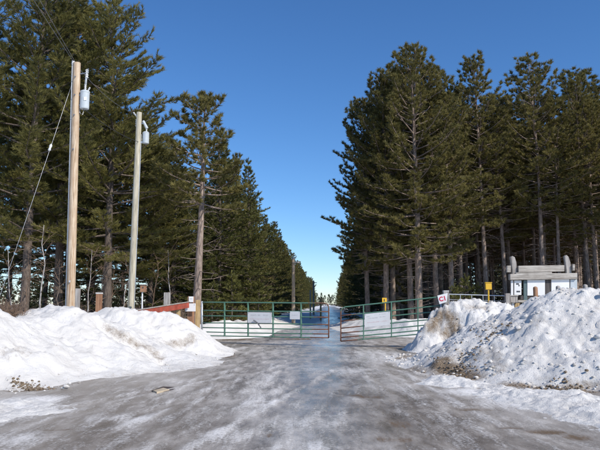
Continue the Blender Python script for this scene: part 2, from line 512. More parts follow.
for tr in (((338, 372), (285, 405), (205, 452)), ((325, 372), (262, 405), (165, 452)), ((352, 385), (330, 415), (290, 455)), ((300, 362), (215, 392), (95, 430)), ((372, 375), (410, 405), (470, 455)), ((392, 372), (450, 405), (540, 455)), ((290, 358), (190, 384), (60, 412))):
    P_ = [G(*q) for q in tr]
    for a, b in zip(P_[:-1], P_[1:]):
        t_ = np.clip(((RX - a.x) * (b.x - a.x) + (RY - a.y) * (b.y - a.y)) / ((b.x - a.x) ** 2 + (b.y - a.y) ** 2), 0, 1)
        q_ = np.hypot(RX - a.x - t_ * (b.x - a.x), RY - a.y - t_ * (b.y - a.y))
        frost = np.maximum(frost, frost + 0.20 * np.exp(-((q_ - 0.17) / 0.08) ** 2)) - 0.10 * np.exp(-(q_ / 0.11) ** 2)
        rut = np.exp(-((q_ - 0.17) / 0.08) ** 2) - np.exp(-(q_ / 0.11) ** 2)
        ruts = rut if 'ruts' not in globals() else ruts + rut
RZ = 0.012 + 0.006 * ruts + 0.05 * (fbm(RX * 0.7, RY * 0.5, 11, 4) - 0.5) * sstep(4, 9, RY) * (1 - sstep(28, 40, RY)) + 0.03 * frost * (fbm(RX * 2, RY * 2, 12, 3))
RZ -= 0.02 * np.clip(dirt_and_shade, 0, 1)
RZ = np.where(np.abs(U) > 0.985, -0.12, RZ)
me = array_mesh('icy_road', np.stack([RX.ravel(), RY.ravel(), RZ.ravel()], 1), grid_faces(len(ru), len(ry_)), M['icy_road'], {'frost': frost.ravel(), 'dirt_and_shade': dirt_and_shade.ravel(), 'gloss': gloss.ravel()}, True)
tag(link('road', me), kind='structure')

# ------------------------------------------------------------------ snow banks
def polydist(X, Y, pts):
    """distance to a 3-D polyline's plan, and its interpolated values"""
    best = np.full(X.shape, 1e9); vals = None
    for a, b in zip(pts[:-1], pts[1:]):
        ax, ay, bx, by = a[0], a[1], b[0], b[1]
        l2 = (bx - ax) ** 2 + (by - ay) ** 2
        t = np.clip(((X - ax) * (bx - ax) + (Y - ay) * (by - ay)) / l2, 0, 1)
        d = np.hypot(X - ax - t * (bx - ax), Y - ay - t * (by - ay))
        v = [a[k] + t * (b[k] - a[k]) for k in range(2, len(a))]
        if vals is None: vals = [x.copy() for x in v]
        m = d < best
        best = np.where(m, d, best)
        for k in range(len(v)): vals[k] = np.where(m, v[k], vals[k])
    return best, vals
def heap(X, Y, pts, e=0.04):
    H = np.full(X.shape, -0.3)
    for a, b in zip(pts[:-1], pts[1:]):
        l2 = (b[0] - a[0]) ** 2 + (b[1] - a[1]) ** 2
        t = np.clip(((X - a[0]) * (b[0] - a[0]) + (Y - a[1]) * (b[1] - a[1])) / l2, 0, 1)
        d = np.hypot(X - a[0] - t * (b[0] - a[0]), Y - a[1] - t * (b[1] - a[1]))
        h = a[2] + t * (b[2] - a[2]); w = a[3] + t * (b[3] - a[3])
        u = d / w
        pr = (math.sqrt(1 + e) - np.sqrt(u * u + e)) / (math.sqrt(1 + e) - math.sqrt(e))
        H = np.maximum(H, h * pr)
    return H
def ridge(lst):                          # (px, py, Y, width) -> (x, y, height, width)
    out = []
    for px, py, D, w in lst:
        p = W(px, py, D); out.append((p.x, p.y, p.z, w))
    return out
BANK = {}
def snow_bank(name, ridges, bounds, res, seed, amp, lumps, dirt_fn, scarps=()):
    xs = np.arange(bounds[0], bounds[1], res); ys = np.arange(bounds[2], bounds[3], res)
    X, Y = np.meshgrid(xs, ys)
    wx = X + 0.5 * (fbm(X * 0.9, Y * 0.9, seed + 50, 3) - 0.5); wy = Y + 0.5 * (fbm(X * 0.9, Y * 0.9, seed + 90, 3) - 0.5)
    H = np.full(X.shape, -0.3)
    wx += 0.16 * (fbm(X * 4, Y * 4, seed + 51, 3) - 0.5); wy += 0.16 * (fbm(X * 4, Y * 4, seed + 91, 3) - 0.5)
    for r in ridges: H = np.maximum(H, heap(wx, wy, r))
    H = np.where((H < 0.10) & (H > -0.25), H * 0.45 + 0.055, H)      # slushy foot that thins out over the road
    H = np.where(H < -0.05, H - 0.1, H)
    k = np.clip(H + 0.12, 0, 0.6) / 0.6
    N = amp * (fbm(X * 1.1, Y * 1.1, seed, 5) - 0.5) * 1.6
    N += lumps * (billow(X * 2.6, Y * 2.6, seed + 5, 5, 0.55) - 0.33)
    N += lumps * 0.75 * (fbm(X * 7, Y * 7, seed + 9, 4, 0.65) - 0.5) + 0.5 * lumps * (billow(X * 9, Y * 9, seed + 13, 2) - 0.4)
    H = H + N * k
    cut = [(stain(X, Y, H, pts, r), dep) for pts, r, dep in scarps]
    for m_, dep in cut: H = H - dep * m_ * (0.6 + 0.8 * billow(X * 3, Y * 3, seed + 3, 3))
    dirt_and_shade = np.clip(dirt_fn(X, Y, H), 0, 1.2)
    me = array_mesh(name, np.stack([X.ravel(), Y.ravel(), H.ravel()], 1), None or grid_faces(len(xs), len(ys))[:], M['snow'], {'dirt_and_shade': dirt_and_shade.ravel()}, True)
    import bmesh
    bm = bmesh.new(); bm.from_mesh(me)
    bmesh.ops.delete(bm, geom=[f for f in bm.faces if max(v.co.z for v in f.verts) < -0.08], context='FACES')
    bmesh.ops.delete(bm, geom=[v for v in bm.verts if not v.link_faces], context='VERTS')
    bm.to_mesh(me); bm.free()
    BANK[name + str(seed)] = (xs, ys, H)
    return tag(link(name, me), kind='structure')
def hgt(key, x, y):
    xs, ys, H = BANK[key]
    i = int(np.clip(np.searchsorted(xs, x), 0, len(xs) - 1)); j = int(np.clip(np.searchsorted(ys, y), 0, len(ys) - 1))
    return float(H[j, i])
def hit(X, Y, H, px, py):                # where the sight line of a photo pixel meets a bank
    xs, ys = X[0], Y[:, 0]
    for D in np.arange(ys[0], ys[-1], 0.04):
        p = W(px, py, D)
        if not xs[0] < p.x < xs[-1]: continue
        z = H[int(np.searchsorted(ys, D)) - 1 if D > ys[0] else 0, int(np.searchsorted(xs, p.x)) - 1]
        if p.z <= z: return Vector((p.x, p.y, z))
    return W(px, py, ys[len(ys) // 2])
def stain(X, Y, Z, pts, r):              # stains at places given as photo pixels on the bank
    P = [hit(X, Y, Z, *p[:2]) for p in pts]
    out = np.zeros_like(X)
    for a, b in zip(P[:-1], P[1:]):
        d = b - a; l2 = d.length_squared + 1e-9
        if d.length > 3: continue
        t = np.clip(((X - a.x) * d.x + (Y - a.y) * d.y + (Z - a.z) * d.z) / l2, 0, 1)
        q = np.sqrt((X - a.x - t * d.x) ** 2 + (Y - a.y - t * d.y) ** 2 + (Z - a.z - t * d.z) ** 2)
        out = np.maximum(out, np.exp(-(q / r) ** 2))
    return out

rA = ridge([(-120, 313, 11.5, 2.0), (-40, 312, 13, 2.25), (0, 315, 14.2, 2.5), (30, 317.5, 15.2, 2.85), (60, 305, 16.2, 3.25), (78, 318, 16.8, 3.4), (100, 330, 16.8, 3.0), (130, 345, 16.8, 2.0)])
rB = ridge([(60, 318, 19.5, 2.2), (95, 312, 19.2, 2.2), (130, 309.5, 19.2, 2.3), (160, 311.5, 19.6, 2.2), (180, 319.5, 20.3, 1.7), (194, 330, 20.9, 1.05), (202, 341, 21.2, 0.65)])
def dl(X, Y, H):
    d = 0.15 + 0.40 * (fbm(X * 0.8, Y * 0.8, 71, 4) - 0.5)
    d = np.maximum(d, 0.62 * stain(X, Y, H, [(108, 328, 17.5), (122, 338, 17.6), (140, 346, 17.7), (150, 350, 17.8), (160, 358, 18)], 0.22))
    d = np.maximum(d, 0.60 * stain(X, Y, H, [(168, 344, 18.4), (188, 343, 19.2), (192, 341, 19.6)], 0.25))
    d = np.maximum(d, 0.40 * stain(X, Y, H, [(8, 352, 12.5), (30, 350, 13.2)], 0.35))
    d = np.maximum(d, 0.42 * (1 - sstep(0.0, 0.16, H)) * sstep(0.3, 0.6, fbm(X * 1.3, Y * 1.3, 6, 3)))
    return d
snow_bank('snow_bank', [rA, rB], (-13, -1.9, 7.5, 25.5), 0.055, 21, 0.20, 0.13, dl,
          [([(104, 326), (120, 337), (138, 346), (150, 351), (160, 358)], 0.26, 0.22), ([(168, 345), (190, 342)], 0.3, 0.12)])

rC = ridge([(700, 304, 13.5, 3.2), (640, 296, 14, 3.5), (600, 292, 14.4, 3.5), (568, 291, 14.9, 3.5), (552, 295, 15.2, 3.4), (535, 305, 15.5, 3.0), (510, 318, 15.8, 2.6), (480, 332, 16.2, 2.0), (455, 345, 16.9, 1.5), (436, 353, 18, 0.9)])
rD = ridge([(431, 318, 20.8, 0.75), (437, 304, 21.0, 1.1), (452, 299.5, 21.2, 1.5), (475, 300, 21.2, 1.9), (500, 304.5, 20.8, 2.0), (520, 311, 20.5, 1.8), (545, 315, 20.5, 1.8)])
def dr(X, Y, H):
    d = 0.25 + 0.6 * (fbm(X * 1.6, Y * 1.6, 77, 5, 0.6) - 0.5)
    d = np.maximum(d, 0.75 * (1 - sstep(0.02, 0.30, H)) * sstep(0.35, 0.6, fbm(X * 0.9, Y * 0.9, 5, 3)))
    d = np.maximum(d, 0.52 * stain(X, Y, H, [(440, 350, 16.2), (465, 362, 14.8), (490, 352, 14.2), (500, 372, 13.3)], 0.30))
    d = np.maximum(d, 0.95 * stain(X, Y, H, [(441, 366), (452, 374), (468, 380)], 0.45))
    d = np.maximum(d, 0.85 * stain(X, Y, H, [(510, 387), (550, 390), (590, 394)], 0.30))
    return d
snow_bank('snow_bank', [rC], (1.5, 13.5, 8.5, 22.5), 0.045, 33, 0.22, 0.12, dr)
def dm_(X, Y, H):
    d = 0.16 + 0.4 * (fbm(X * 1.6, Y * 1.6, 79, 5, 0.6) - 0.5)
    d = np.maximum(d, 0.82 * stain(X, Y, H, [(432, 328, 20.2), (441, 316, 20.4), (450, 320, 20.2), (455, 332, 19.8), (446, 334, 19.8)], 0.33))  # dirt of the broken left face, with its sunless shade painted in
    d = np.maximum(d, 0.56 * stain(X, Y, H, [(468, 308, 20.4), (485, 309, 20.2)], 0.22))
    return d
snow_bank('snow_bank', [rD], (2.5, 9.5, 17.8, 24.5), 0.045, 47, 0.22, 0.2, dm_, [([(431, 330), (440, 318), (447, 312)], 0.3, 0.18), ([(452, 332), (462, 322)], 0.25, 0.2)])
rE = ridge([(180, 327, 29, 1.6), (215, 321.5, 31, 1.5), (240, 322, 35, 1.7), (262, 319, 42, 1.9), (288, 318, 54, 2.0), (305, 315, 80, 2.0)])
snow_bank('snow_bank', [rE], (-9, 3, 27, 84), 0.14, 51, 0.22, 0.10, lambda X, Y, H: 0.08 + 0 * X)
rF = ridge([(349, 321, 46, 1.3), (365, 320, 38, 1.6), (385, 321, 33, 1.6), (410, 320, 31, 1.6), (440, 318, 31, 1.6), (480, 316, 31, 1.6)])
snow_bank('snow_bank', [rF], (1.5, 12, 28, 50), 0.12, 55, 0.22, 0.12, lambda X, Y, H: 0.10 + 0 * X)
# thin flat strips of snow lying on the road
def gr(lst): return [(*G(px, py)[:2], h, w) for px, py, h, w in lst]
snow_bank('snow_strip', [gr([(452, 384, .05, .2), (480, 390, .09, .35), (520, 396, .11, .42), (560, 404, .11, .46), (600, 414, .13, .5), (650, 428, .13, .5)])], (0.5, 7, 6, 15), 0.03, 61, 0.42, 0.26, lambda X, Y, H: 0.04 + 0.3 * (fbm(X * 2, Y * 2, 62, 4) - 0.5))
snow_bank('snow_strip', [gr([(-80, 420, .1, .6), (-30, 413, .1, .5), (0, 410, .09, .40), (24, 405, .05, .2)])], (-9, -2, 6, 13), 0.03, 63, 0.40, 0.22, lambda X, Y, H: 0.0 + 0 * X)
# clods of snow and ice fallen from the banks, too many to count
def clods(name, spots, seed, mat):
    rng = np.random.default_rng(seed)
    t = (1 + 5 ** 0.5) / 2
    iv = np.array([(-1, t, 0), (1, t, 0), (-1, -t, 0), (1, -t, 0), (0, -1, t), (0, 1, t), (0, -1, -t), (0, 1, -t), (t, 0, -1), (t, 0, 1), (-t, 0, -1), (-t, 0, 1)]) / 1.9
    fi = np.array([(0, 11, 5), (0, 5, 1), (0, 1, 7), (0, 7, 10), (0, 10, 11), (1, 5, 9), (5, 11, 4), (11, 10, 2), (10, 7, 6), (7, 1, 8), (3, 9, 4), (3, 4, 2), (3, 2, 6), (3, 6, 8), (3, 8, 9), (4, 9, 5), (2, 4, 11), (6, 2, 10), (8, 6, 7), (9, 8, 1)])
    co, fa, da = [], [], []
    for i, (x, y, z, r, d) in enumerate(spots):
        v = iv * rng.uniform(0.55, 1.25, (12, 1)) * np.array([1, rng.uniform(.6, 1.1), rng.uniform(.45, .8)]) * r
        a = rng.uniform(0, 6.28); c, s = math.cos(a), math.sin(a)
        v = np.stack([c * v[:, 0] - s * v[:, 1], s * v[:, 0] + c * v[:, 1], v[:, 2]], 1) + np.array([x, y, z])
        co.append(v); fa.append(fi + 12 * i); da += [d] * 12
    me = array_mesh(name, np.concatenate(co), np.concatenate(fa), mat, {'dirt_and_shade': np.array(da)}, True)
    return tag(link(name, me), kind='stuff')
rng = np.random.default_rng(5)
sp = []
def scatter(key, n, zmin, zmax, rmin, rmax, dlo, dhi):
    xs, ys, H = BANK[key]
    k = 0
    while k < n:
        i, j = rng.integers(0, len(xs)), rng.integers(0, len(ys))
        if zmin < H[j, i] < zmax:
            r = rmin + (rmax - rmin) * rng.random() ** 3
            sp.append((xs[i], ys[j], H[j, i] + r * 0.15, r, rng.uniform(dlo, dhi))); k += 1
scatter('snow_bank21', 420, -0.02, 0.18, 0.010, 0.045, 0.1, 0.5)
scatter('snow_bank21', 120, 0.25, 1.3, 0.012, 0.035, 0.0, 0.4)
scatter('snow_bank33', 1500, -0.02, 0.4, 0.008, 0.06, 0.0, 0.5)
scatter('snow_bank33', 1300, 0.4, 2.3, 0.006, 0.05, 0.0, 0.4)
scatter('snow_bank33', 70, 0.0, 2.0, 0.05, 0.13, 0.0, 0.25)
scatter('snow_bank47', 40, 0.0, 1.0, 0.05, 0.13, 0.0, 0.3)
scatter('snow_bank47', 500, 0.0, 2.0, 0.010, 0.05, 0.1, 0.8)
for px, py, D in ((595, 408, 9.6), (600, 402, 10.0), (606, 412, 9.3)):
    g = G(px + 6, py + 2); sp.append((g.x, g.y, 0.05, 0.20, 0.2))
for k in range(420):                     # grit of ice along the foot of the banks
    px, py = rng.choice([rng.uniform(440, 600), rng.uniform(0, 210)]), 0
    py = 376 + (px - 440) * 0.16 + rng.uniform(-6, 10) if px > 300 else 392 - px * 0.19 + rng.uniform(-5, 8)
    g = G(px, py); r = 0.008 + 0.03 * rng.random() ** 2
    sp.append((g.x, g.y, 0.012, r, rng.uniform(0.0, 0.8)))
clods('snow_clods', sp, 3, M['snow'])
sp = []
for px, py, rx, ry, n in ((456, 378, 24, 5, 420), (548, 392, 46, 3.6, 520), (27, 389, 18, 1.6, 240), (425, 352, 12, 3, 120), (495, 372, 20, 4, 120)):
    for k in range(n):
        g = G(px + rng.normal(0, rx * 0.5), py + rng.normal(0, ry * 0.5)); r = 0.008 + 0.035 * rng.random() ** 2.5
        z = max([0.0] + [hgt(b_, g.x, g.y) for b_ in ('snow_bank33', 'snow_bank21') if BANK[b_][0][0] < g.x < BANK[b_][0][-1] and BANK[b_][1][0] < g.y < BANK[b_][1][-1]])
        sp.append((g.x, g.y, z + 0.008, r, rng.uniform(0.75, 1.25)))
clods('soil_clods', sp, 4, M['snow'])
g = G(66, 389.5)
co = [(g.x, g.y, 0.05, 0.085, 0.05), (g.x + 0.05, g.y + .02, 0.10, 0.05, 0.0), (g.x - 0.06, g.y, 0.03, 0.05, 0.0)]
o = clods('ice_chunk', co, 8, M['snow']); o.pop('kind', None) if hasattr(o, 'pop') else None
if 'kind' in o: del o['kind']
tag(o, 'small white chunk of ice lying alone on the grey road near the left bank', 'ice chunk')

# ------------------------------------------------------------------ trees
def unit(v): return v / np.maximum(np.linalg.norm(v, axis=-1, keepdims=True), 1e-9)
def needles(P, D, L, Wd, n, spread, lift, along, rng):
    m = len(P)
    P = np.repeat(P, n, 0); D = np.repeat(D, n, 0)
    r = unit(rng.normal(size=(m * n, 3)))
    d = D * 1.0 + r * spread; d[:, 2] += lift
    d = unit(d)
    base = P - D * (rng.random((m * n, 1)) * along)
    L_ = L * rng.uniform(0.7, 1.15, (m * n, 1))
    sd = unit(np.cross(d, unit(rng.normal(size=(m * n, 3))))) * Wd / 2
    co = np.stack([base - sd, base + sd, base + d * L_], 1).reshape(-1, 3)
    tint = np.repeat(np.repeat(rng.random(m), n) * 0.7 + rng.random(m * n) * 0.3, 3)
    fa = np.arange(m * n * 3).reshape(-1, 3)
    return co, fa, tint
STYLES = {
    'red':   dict(whorl=0.42, nb=(4, 6), elev0=-12, elev1=48, curve=30, ds=0.21, tl=(0.30, 1.0), tuft=0.26, tw=0.042, tn=17, spread=1.3, lift=0.5, per=3, along=0.12, start=0.36),
    'white': dict(whorl=0.55, nb=(4, 6), elev0=4, elev1=44, curve=10, ds=0.16, tl=(0.35, 1.25), tuft=0.25, tw=0.030, tn=13, spread=0.70, lift=0.22, per=4, along=0.18, start=0.25),
    'fir':   dict(whorl=0.38, nb=(5, 7), elev0=-14, elev1=42, curve=16, ds=0.18, tl=(0.30, 0.80), tuft=0.22, tw=0.045, tn=9, spread=0.60, lift=0.14, per=3, along=0.14, start=0.15),
}
def profile(style, t, rng, pexp=0.34):
    if style == 'red': return ((1 - t) ** pexp) * (0.72 + 0.28 * min(1, t / 0.3)) * rng.uniform(0.50, 1.15)
    if style == 'white': return ((1 - t) ** 0.50) * (0.75 + 0.25 * min(1, t / 0.25)) * rng.uniform(0.45, 1.25)
    return ((1 - t) ** 0.85) * rng.uniform(0.78, 1.12)
def gen_tree(seed, H, cb, Rr, style, r0, bark, fol, stubs=14, density=1.0, gaps=0.0, pexp=0.34):
    S = STYLES[style]
    rng = np.random.default_rng(seed)
    mb = MB()
    ph = rng.uniform(0, 6.28, 2)
    def tp(z): return np.array([0.10 * math.sin(z * 0.35 + ph[0]) * z / H, 0.10 * math.sin(z * 0.3 + ph[1]) * z / H, z])
    def tr(z): return r0 * max(0.06, (1 - z / H) ** 0.72) * (1 + 0.35 * math.exp(-z / 0.35))
    zs = np.concatenate([[-0.15, 0.0, 0.25, 0.6], np.linspace(1.2, H, 14)])
    mb.tube([tp(z) for z in zs], [tr(max(z, 0)) for z in zs], 10, cap=False)
    P, D = [], []
    z = cb
    up = np.array([0, 0, 1.0])
    while z < H - 0.12:
        t = (z - cb) / (H - cb)
        n = rng.integers(S['nb'][0], S['nb'][1] + 1)
        a0 = rng.uniform(0, 6.28)
        for k in range(n):
            if rng.random() < gaps * (1 - t): continue
            az = a0 + 6.283 * k / n + rng.normal(0, 0.25)
            L = max(0.25, Rr * profile(style, t, rng, pexp))
            e = R(S['elev0'] + (S['elev1'] - S['elev0']) * t ** 1.2 + rng.normal(0, 7))
            zz = z + rng.normal(0, 0.08)
            p = tp(zz); hdir = np.array([math.cos(az), math.sin(az), 0])
            pts = [p]; seg = 5; dirs = []
            for q in range(seg):
                ee = e + R(S['curve']) * (q / (seg - 1)) ** 1.5
                d = hdir * math.cos(ee) + up * math.sin(ee)
                az += rng.normal(0, 0.07); hdir = np.array([math.cos(az), math.sin(az), 0])
                dirs.append(d); pts.append(pts[-1] + d * L / seg)
            rb = min(0.055, 0.011 + 0.012 * L)
            mb.tube(pts, [rb * (1 - 0.8 * i / seg) for i in range(seg + 1)], 4, cap=False)
            P.append(pts[-1]); D.append(dirs[-1])
            s = S['start'] * L + rng.uniform(0, 0.2)
            side = 1
            while s < L:
                f = s / L * seg; i = min(int(f), seg - 1)
                b = pts[i] + (pts[i + 1] - pts[i]) * (f - i); d = dirs[i]
                side = -side
                lat = np.cross(d, up); lat /= max(1e-6, np.linalg.norm(lat))
                ang = rng.uniform(0.6, 1.1)
                td = d * math.cos(ang) + lat * side * math.sin(ang) + up * rng.uniform(-0.05, 0.45 if style == 'red' else 0.25)
                td /= np.linalg.norm(td)
                tl = rng.uniform(*S['tl']) * (0.45 + 0.55 * (1 - s / L)) * min(1.0, 0.35 + L / 2.2)
                e2 = b + td * tl
                mb.add([b + lat * 0.006, b - lat * 0.006, b + up * 0.01, e2], [(0, 1, 3), (1, 2, 3), (2, 0, 3)])
                np_ = S['per']
                for j in range(np_):
                    w = 1 - j / np_ * (0.5 if style == 'red' else 0.85)
                    q = b + td * tl * w + rng.normal(0, 0.025, 3)
                    P.append(q); D.append(unit(td + up * (0.25 if style == 'red' else 0.05) + rng.normal(0, 0.2, 3)))
                s += S['ds'] * rng.uniform(0.7, 1.35) / density
        z += S['whorl'] * rng.uniform(0.8, 1.25)
    for k in range(stubs):                                   # dead, bare branches below the crown
        zz = rng.uniform(max(1.2, cb * 0.25), cb + 0.8); az = rng.uniform(0, 6.28)
        L = rng.uniform(0.4, 1.9) * min(1, 0.5 + Rr / 4); d = np.array([math.cos(az), math.sin(az), rng.uniform(-0.25, 0.3)])
        p = tp(zz); m_ = p + d * L * 0.5 + rng.normal(0, 0.05, 3); e2 = p + d * L + np.array([0, 0, rng.uniform(-.2, .2)])
        mb.tube([p, m_, e2], [0.022, 0.014, 0.005], 4, cap=False)
        for j in range(2):
            q = p + (m_ - p) * rng.uniform(0.5, 1.0); mb.tube([q, q + (d + rng.normal(0, .6, 3)) * L * 0.3], [0.008, 0.003], 3, cap=False)
    top = tp(H); P.append(top); D.append(up.copy())
    co, fa, ti = needles(np.array(P), unit(np.array(D)), S['tuft'], S['tw'], S['tn'], S['spread'], S['lift'], S['along'], rng)
    crown = array_mesh('crown', co, fa, M[fol], {'tint': ti})
    vs = np.array(mb.v); q4 = [f for f in mb.f if len(f) == 4]; q3 = [f for f in mb.f if len(f) == 3]
    me = bpy.data.meshes.new('trunk'); me.from_pydata(mb.v, [], mb.f); me.materials.append(M[bark])
    me.polygons.foreach_set('use_smooth', [True] * len(me.polygons)); me.update()
    return dict(trunk=me, crown=crown, H=H)
V = {}
for k, s in enumerate((101, 102, 103, 104)):
    V['edge%d' % k] = gen_tree(s, 19, 4.6 + 0.8 * k, 4.6, 'red', 0.25, 'red_pine_bark', 'red_pine_needles', 26, 1.25, 0.08)
for k, s in enumerate((111, 112, 113, 114)):
    V['inner%d' % k] = gen_tree(s, 19.5, 7.4 + k * 0.8, 3.6, 'red', 0.19, 'red_pine_bark', 'red_pine_needles', 34, 1.1, 0.10)
for k, s in enumerate((121, 122, 123)):
    V['white%d' % k] = gen_tree(s, 18, 3.9 + 0.5 * k, 5.4, 'white', 0.24, 'dark_bark', 'white_pine_needles', 18, 1.25, 0.10)
V['lone0'] = gen_tree(131, 12.4, 6.7, 3.3, 'red', 0.235, 'red_pine_bark', 'red_pine_needles', 34, 1.5, 0.0, 0.55)
for k, s in enumerate((141, 142, 143)):
    V['row%d' % k] = gen_tree(s, 13, 0.7 + 0.5 * k, 3.5, 'fir', 0.17, 'dark_bark', 'fir_needles', 4)
V['rowred0'] = gen_tree(151, 12.5, 1.6, 3.3, 'red', 0.17, 'red_pine_bark', 'red_pine_needles', 6)
V['small0'] = gen_tree(161, 3.6, 0.4, 1.3, 'fir', 0.05, 'dark_bark', 'fir_needles', 0)

trnd = random.Random(4)
def tree(kind, x, y, H, label, group=None, name='pine_tree', wide=1.0, rz=None, tilt=0.0):
    v = V[kind]
    r = thing(name, label, 'tree', (x, y, 0), group)
    s = (H - (0.65 if kind[:4] in ('edge', 'inne') else 0.0)) / v['H']     # leading shoots reach above the stem
    r.scale = (s * wide, s * wide, s)
    r.rotation_euler = (R(trnd.uniform(-1, 1)), R(trnd.uniform(-1, 1) + tilt), trnd.uniform(0, 6.28) if rz is None else R(rz))
    t = link('trunk', v['trunk'], r); c = link('crown', v['crown'], r)
    return r
def tree_px(kind, px, D, H, label, **kw):
    p = W(px, 304, D)
    return tree(kind, p.x, D, H, label, **kw)
def topH(py, D): return W(300, py, D).z
# left side: the named ones
tree_px('white0', 108, 33, topH(2, 33), 'tall feathery pine behind the two utility poles, ragged right edge against the sky', wide=0.98, rz=40)
tree_px('white1', 24, 31.5, topH(-30, 31.5), 'tall pine at the left picture edge with pale bare limbs high up', wide=0.95, rz=200)
tree_px('white2', 66, 39, topH(12, 39), 'dark pine standing directly behind the nearer utility pole', wide=0.95)
tree_px('white0', 58, 35, topH(-24, 35), 'tall pine whose top leaves the picture above the nearer utility pole', wide=0.95, rz=290)
tree_px('white1', 132, 36, topH(118, 36), 'middle-sized pine spreading low boughs between the two utility poles', wide=1.15, rz=160)
tree_px('row1', 92, 37.5, topH(150, 37.5), 'lower bushy conifer filling the gap between the utility poles', wide=1.25, rz=20)
tree_px('white1', -30, 33, topH(-20, 33), 'pine at the far left, only its right branches showing', wide=1.0, rz=10)
tree_px('white2', 150, 39, topH(146, 39), 'bushy pine just right of the farther utility pole', wide=1.1, rz=120)
tree_px('lone0', 196, 31.5, topH(94, 31.5), 'pine with a long bare reddish trunk beside the left gate post', rz=75, tilt=1.4)
tree_px('row0', 172, 40, topH(140, 40), 'low-branched green fir behind the bare trunk by the left gate', name='fir_tree', wide=1.15)
tree_px('row1', 218, 42, topH(128, 42), 'dense fir behind the big white sign of the left gate', name='fir_tree', wide=1.05)
tree_px('row2', 246, 44, topH(162, 44), 'fir at the left road edge with branches sweeping down to the gate', name='fir_tree', wide=0.95)
for k, (px, D, H) in enumerate(((8, 41, 15), (44, 45, 16), (88, 46, 15), (-10, 47, 17), (122, 47, 15), (28, 53, 15), (70, 55, 14), (150, 52, 15))):
    tree_px('white%d' % (k % 3), px, D, H, 'dark pine trunk in the shaded left wood with sky showing between', group='pines in the back of the left wood', wide=0.85)
k = 0
Yr = 48.0
while Yr < 330:
    x = axis(Yr) - 8.6 + trnd.uniform(-0.5, 0.5)
    kind = ('row0', 'rowred0', 'row2', 'row1')[k % 4]
    tree(kind, x, Yr, trnd.uniform(11.6, 13.4), 'conifer in the row receding along the left side of the road', 'conifers in a row along the left road edge', 'conifer_tree', trnd.uniform(0.9, 1.05))
    if Yr < 120:
        tree(('row1', 'rowred0')[k % 2], x - 4.2 + trnd.uniform(-.6, .6), Yr + 1.5, trnd.uniform(12, 14), 'conifer in the row receding along the left side of the road', 'conifers in a row along the left road edge', 'conifer_tree')
    Yr += 4.2 + Yr * 0.018; k += 1
# right side: the front group
tree_px('edge0', 419, 41, topH(48, 41), 'big pine right of the right gate, orange bare trunk, rounded crown top', wide=1.05, rz=20)
tree_px('edge1', 411, 43.5, topH(66, 43.5), 'grey-trunked pine close behind the orange trunk by the right gate', wide=0.95)
tree_px('edge2', 386, 44, topH(78, 44), 'pine overhanging the road, its trunk behind the right gate sign', wide=0.98, rz=150)
tree_px('edge0', 368, 46, topH(104, 47), 'pine leaning over the road at the left rim of the right group', wide=0.90, rz=110)
tree_px('edge3', 452, 42.5, topH(92, 42.5), 'pine at the right rim of the front group with low olive boughs', wide=1.0, rz=70)
tree_px('edge1', 437, 43, topH(66, 43), 'pine with its trunk rising behind the C1 sign', wide=0.92, rz=240)
tree_px('edge3', 393, 49, topH(78, 49), 'pine second from the road edge, thin trunk behind the right gate', wide=0.9, rz=300)
tree_px('inner0', 487, 45, topH(56, 45), 'tall dark pine left of the timber signboard, pointed top', wide=1.05)
tree_px('inner1', 545, 45, topH(53, 45), 'tall pine above the timber signboard with pale upper trunk', wide=1.05)
tree_px('inner3', 462, 46, topH(86, 46), 'narrow pine between the front group and the dark stand', wide=0.9)
tree_px('inner0', 598, 46, topH(94, 46), 'pine at the right picture edge behind the snow heap', wide=1.05, rz=33)
used_labels = set()
for j in range(13):
    for i in range(16):
        y = 46 + j * 4.6 + trnd.uniform(-0.9, 0.9)
        x = axis(y) + 5.2 + i * 3.3 + trnd.uniform(-0.9, 0.9) + (j % 2) * 1.6
        if x > 0.50 * y + 1.5: continue
        if j == 0 and i < 2: continue
        px = 300 + FPX * x / y
        lab, grp = 'straight bare-trunked pine in the dark planted stand on the right', 'pines in the planted stand on the right'
        if j < 2:
            for lim, mark in ((455, 'the C1 sign'), (480, 'the wire fence'), (500, 'the yellow box on its post'), (520, 'the left upright of the signboard'), (545, 'the first white signboard panel'), (565, 'the second white signboard panel'), (582, 'the right upright of the signboard'), (620, 'the snow heap at the right picture edge')):
                if px < lim:
                    m_ = ('front' if j == 0 else 'second-row') + ' bare-trunked pine of the right stand behind ' + mark
                    if m_ not in used_labels: used_labels.add(m_); lab, grp = m_, None
                    break
        tree('inner%d' % ((i + j * 2 + (j // 3)) % 4), x, y, trnd.uniform(17.5, 20.5) - (1.5 if j == 0 else 0), lab, grp, wide=trnd.uniform(1.0, 1.25))
for x, y in ((21.5, 31), (25.5, 33.5), (23.5, 38), (28, 37.5), (31, 33), (34, 38), (29, 42), (26, 29), (33, 28), (38, 33)):
    tree('inner%d' % (int(x) % 4), x, y, trnd.uniform(18, 20), 'pine of the planted stand to the right of the picture', 'pines to the right of the picture', wide=1.2)
Yr = 52.0
k = 0
while Yr < 330:
    tree(('rowred0', 'edge1', 'row1', 'edge2')[k % 4], axis(Yr) + 5.2 + 0.004 * (Yr - 50) + trnd.uniform(-.4, .4), Yr, trnd.uniform(12, 14.5), 'dark conifer in the shaded row along the right side of the road',
         'conifers in a row along the right road edge', 'conifer_tree')
    Yr += 4.5 + Yr * 0.025; k += 1
for px, D, H in ((454, 37, 2.6), (466, 38, 3.2), (478, 41, 2.8), (512, 40, 2.2), (350, 52, 2.5)):
    tree_px('small0', px, D, H, 'young green fir in the shade under the right-hand pines', group='young firs under the right-hand pines', name='young_fir')
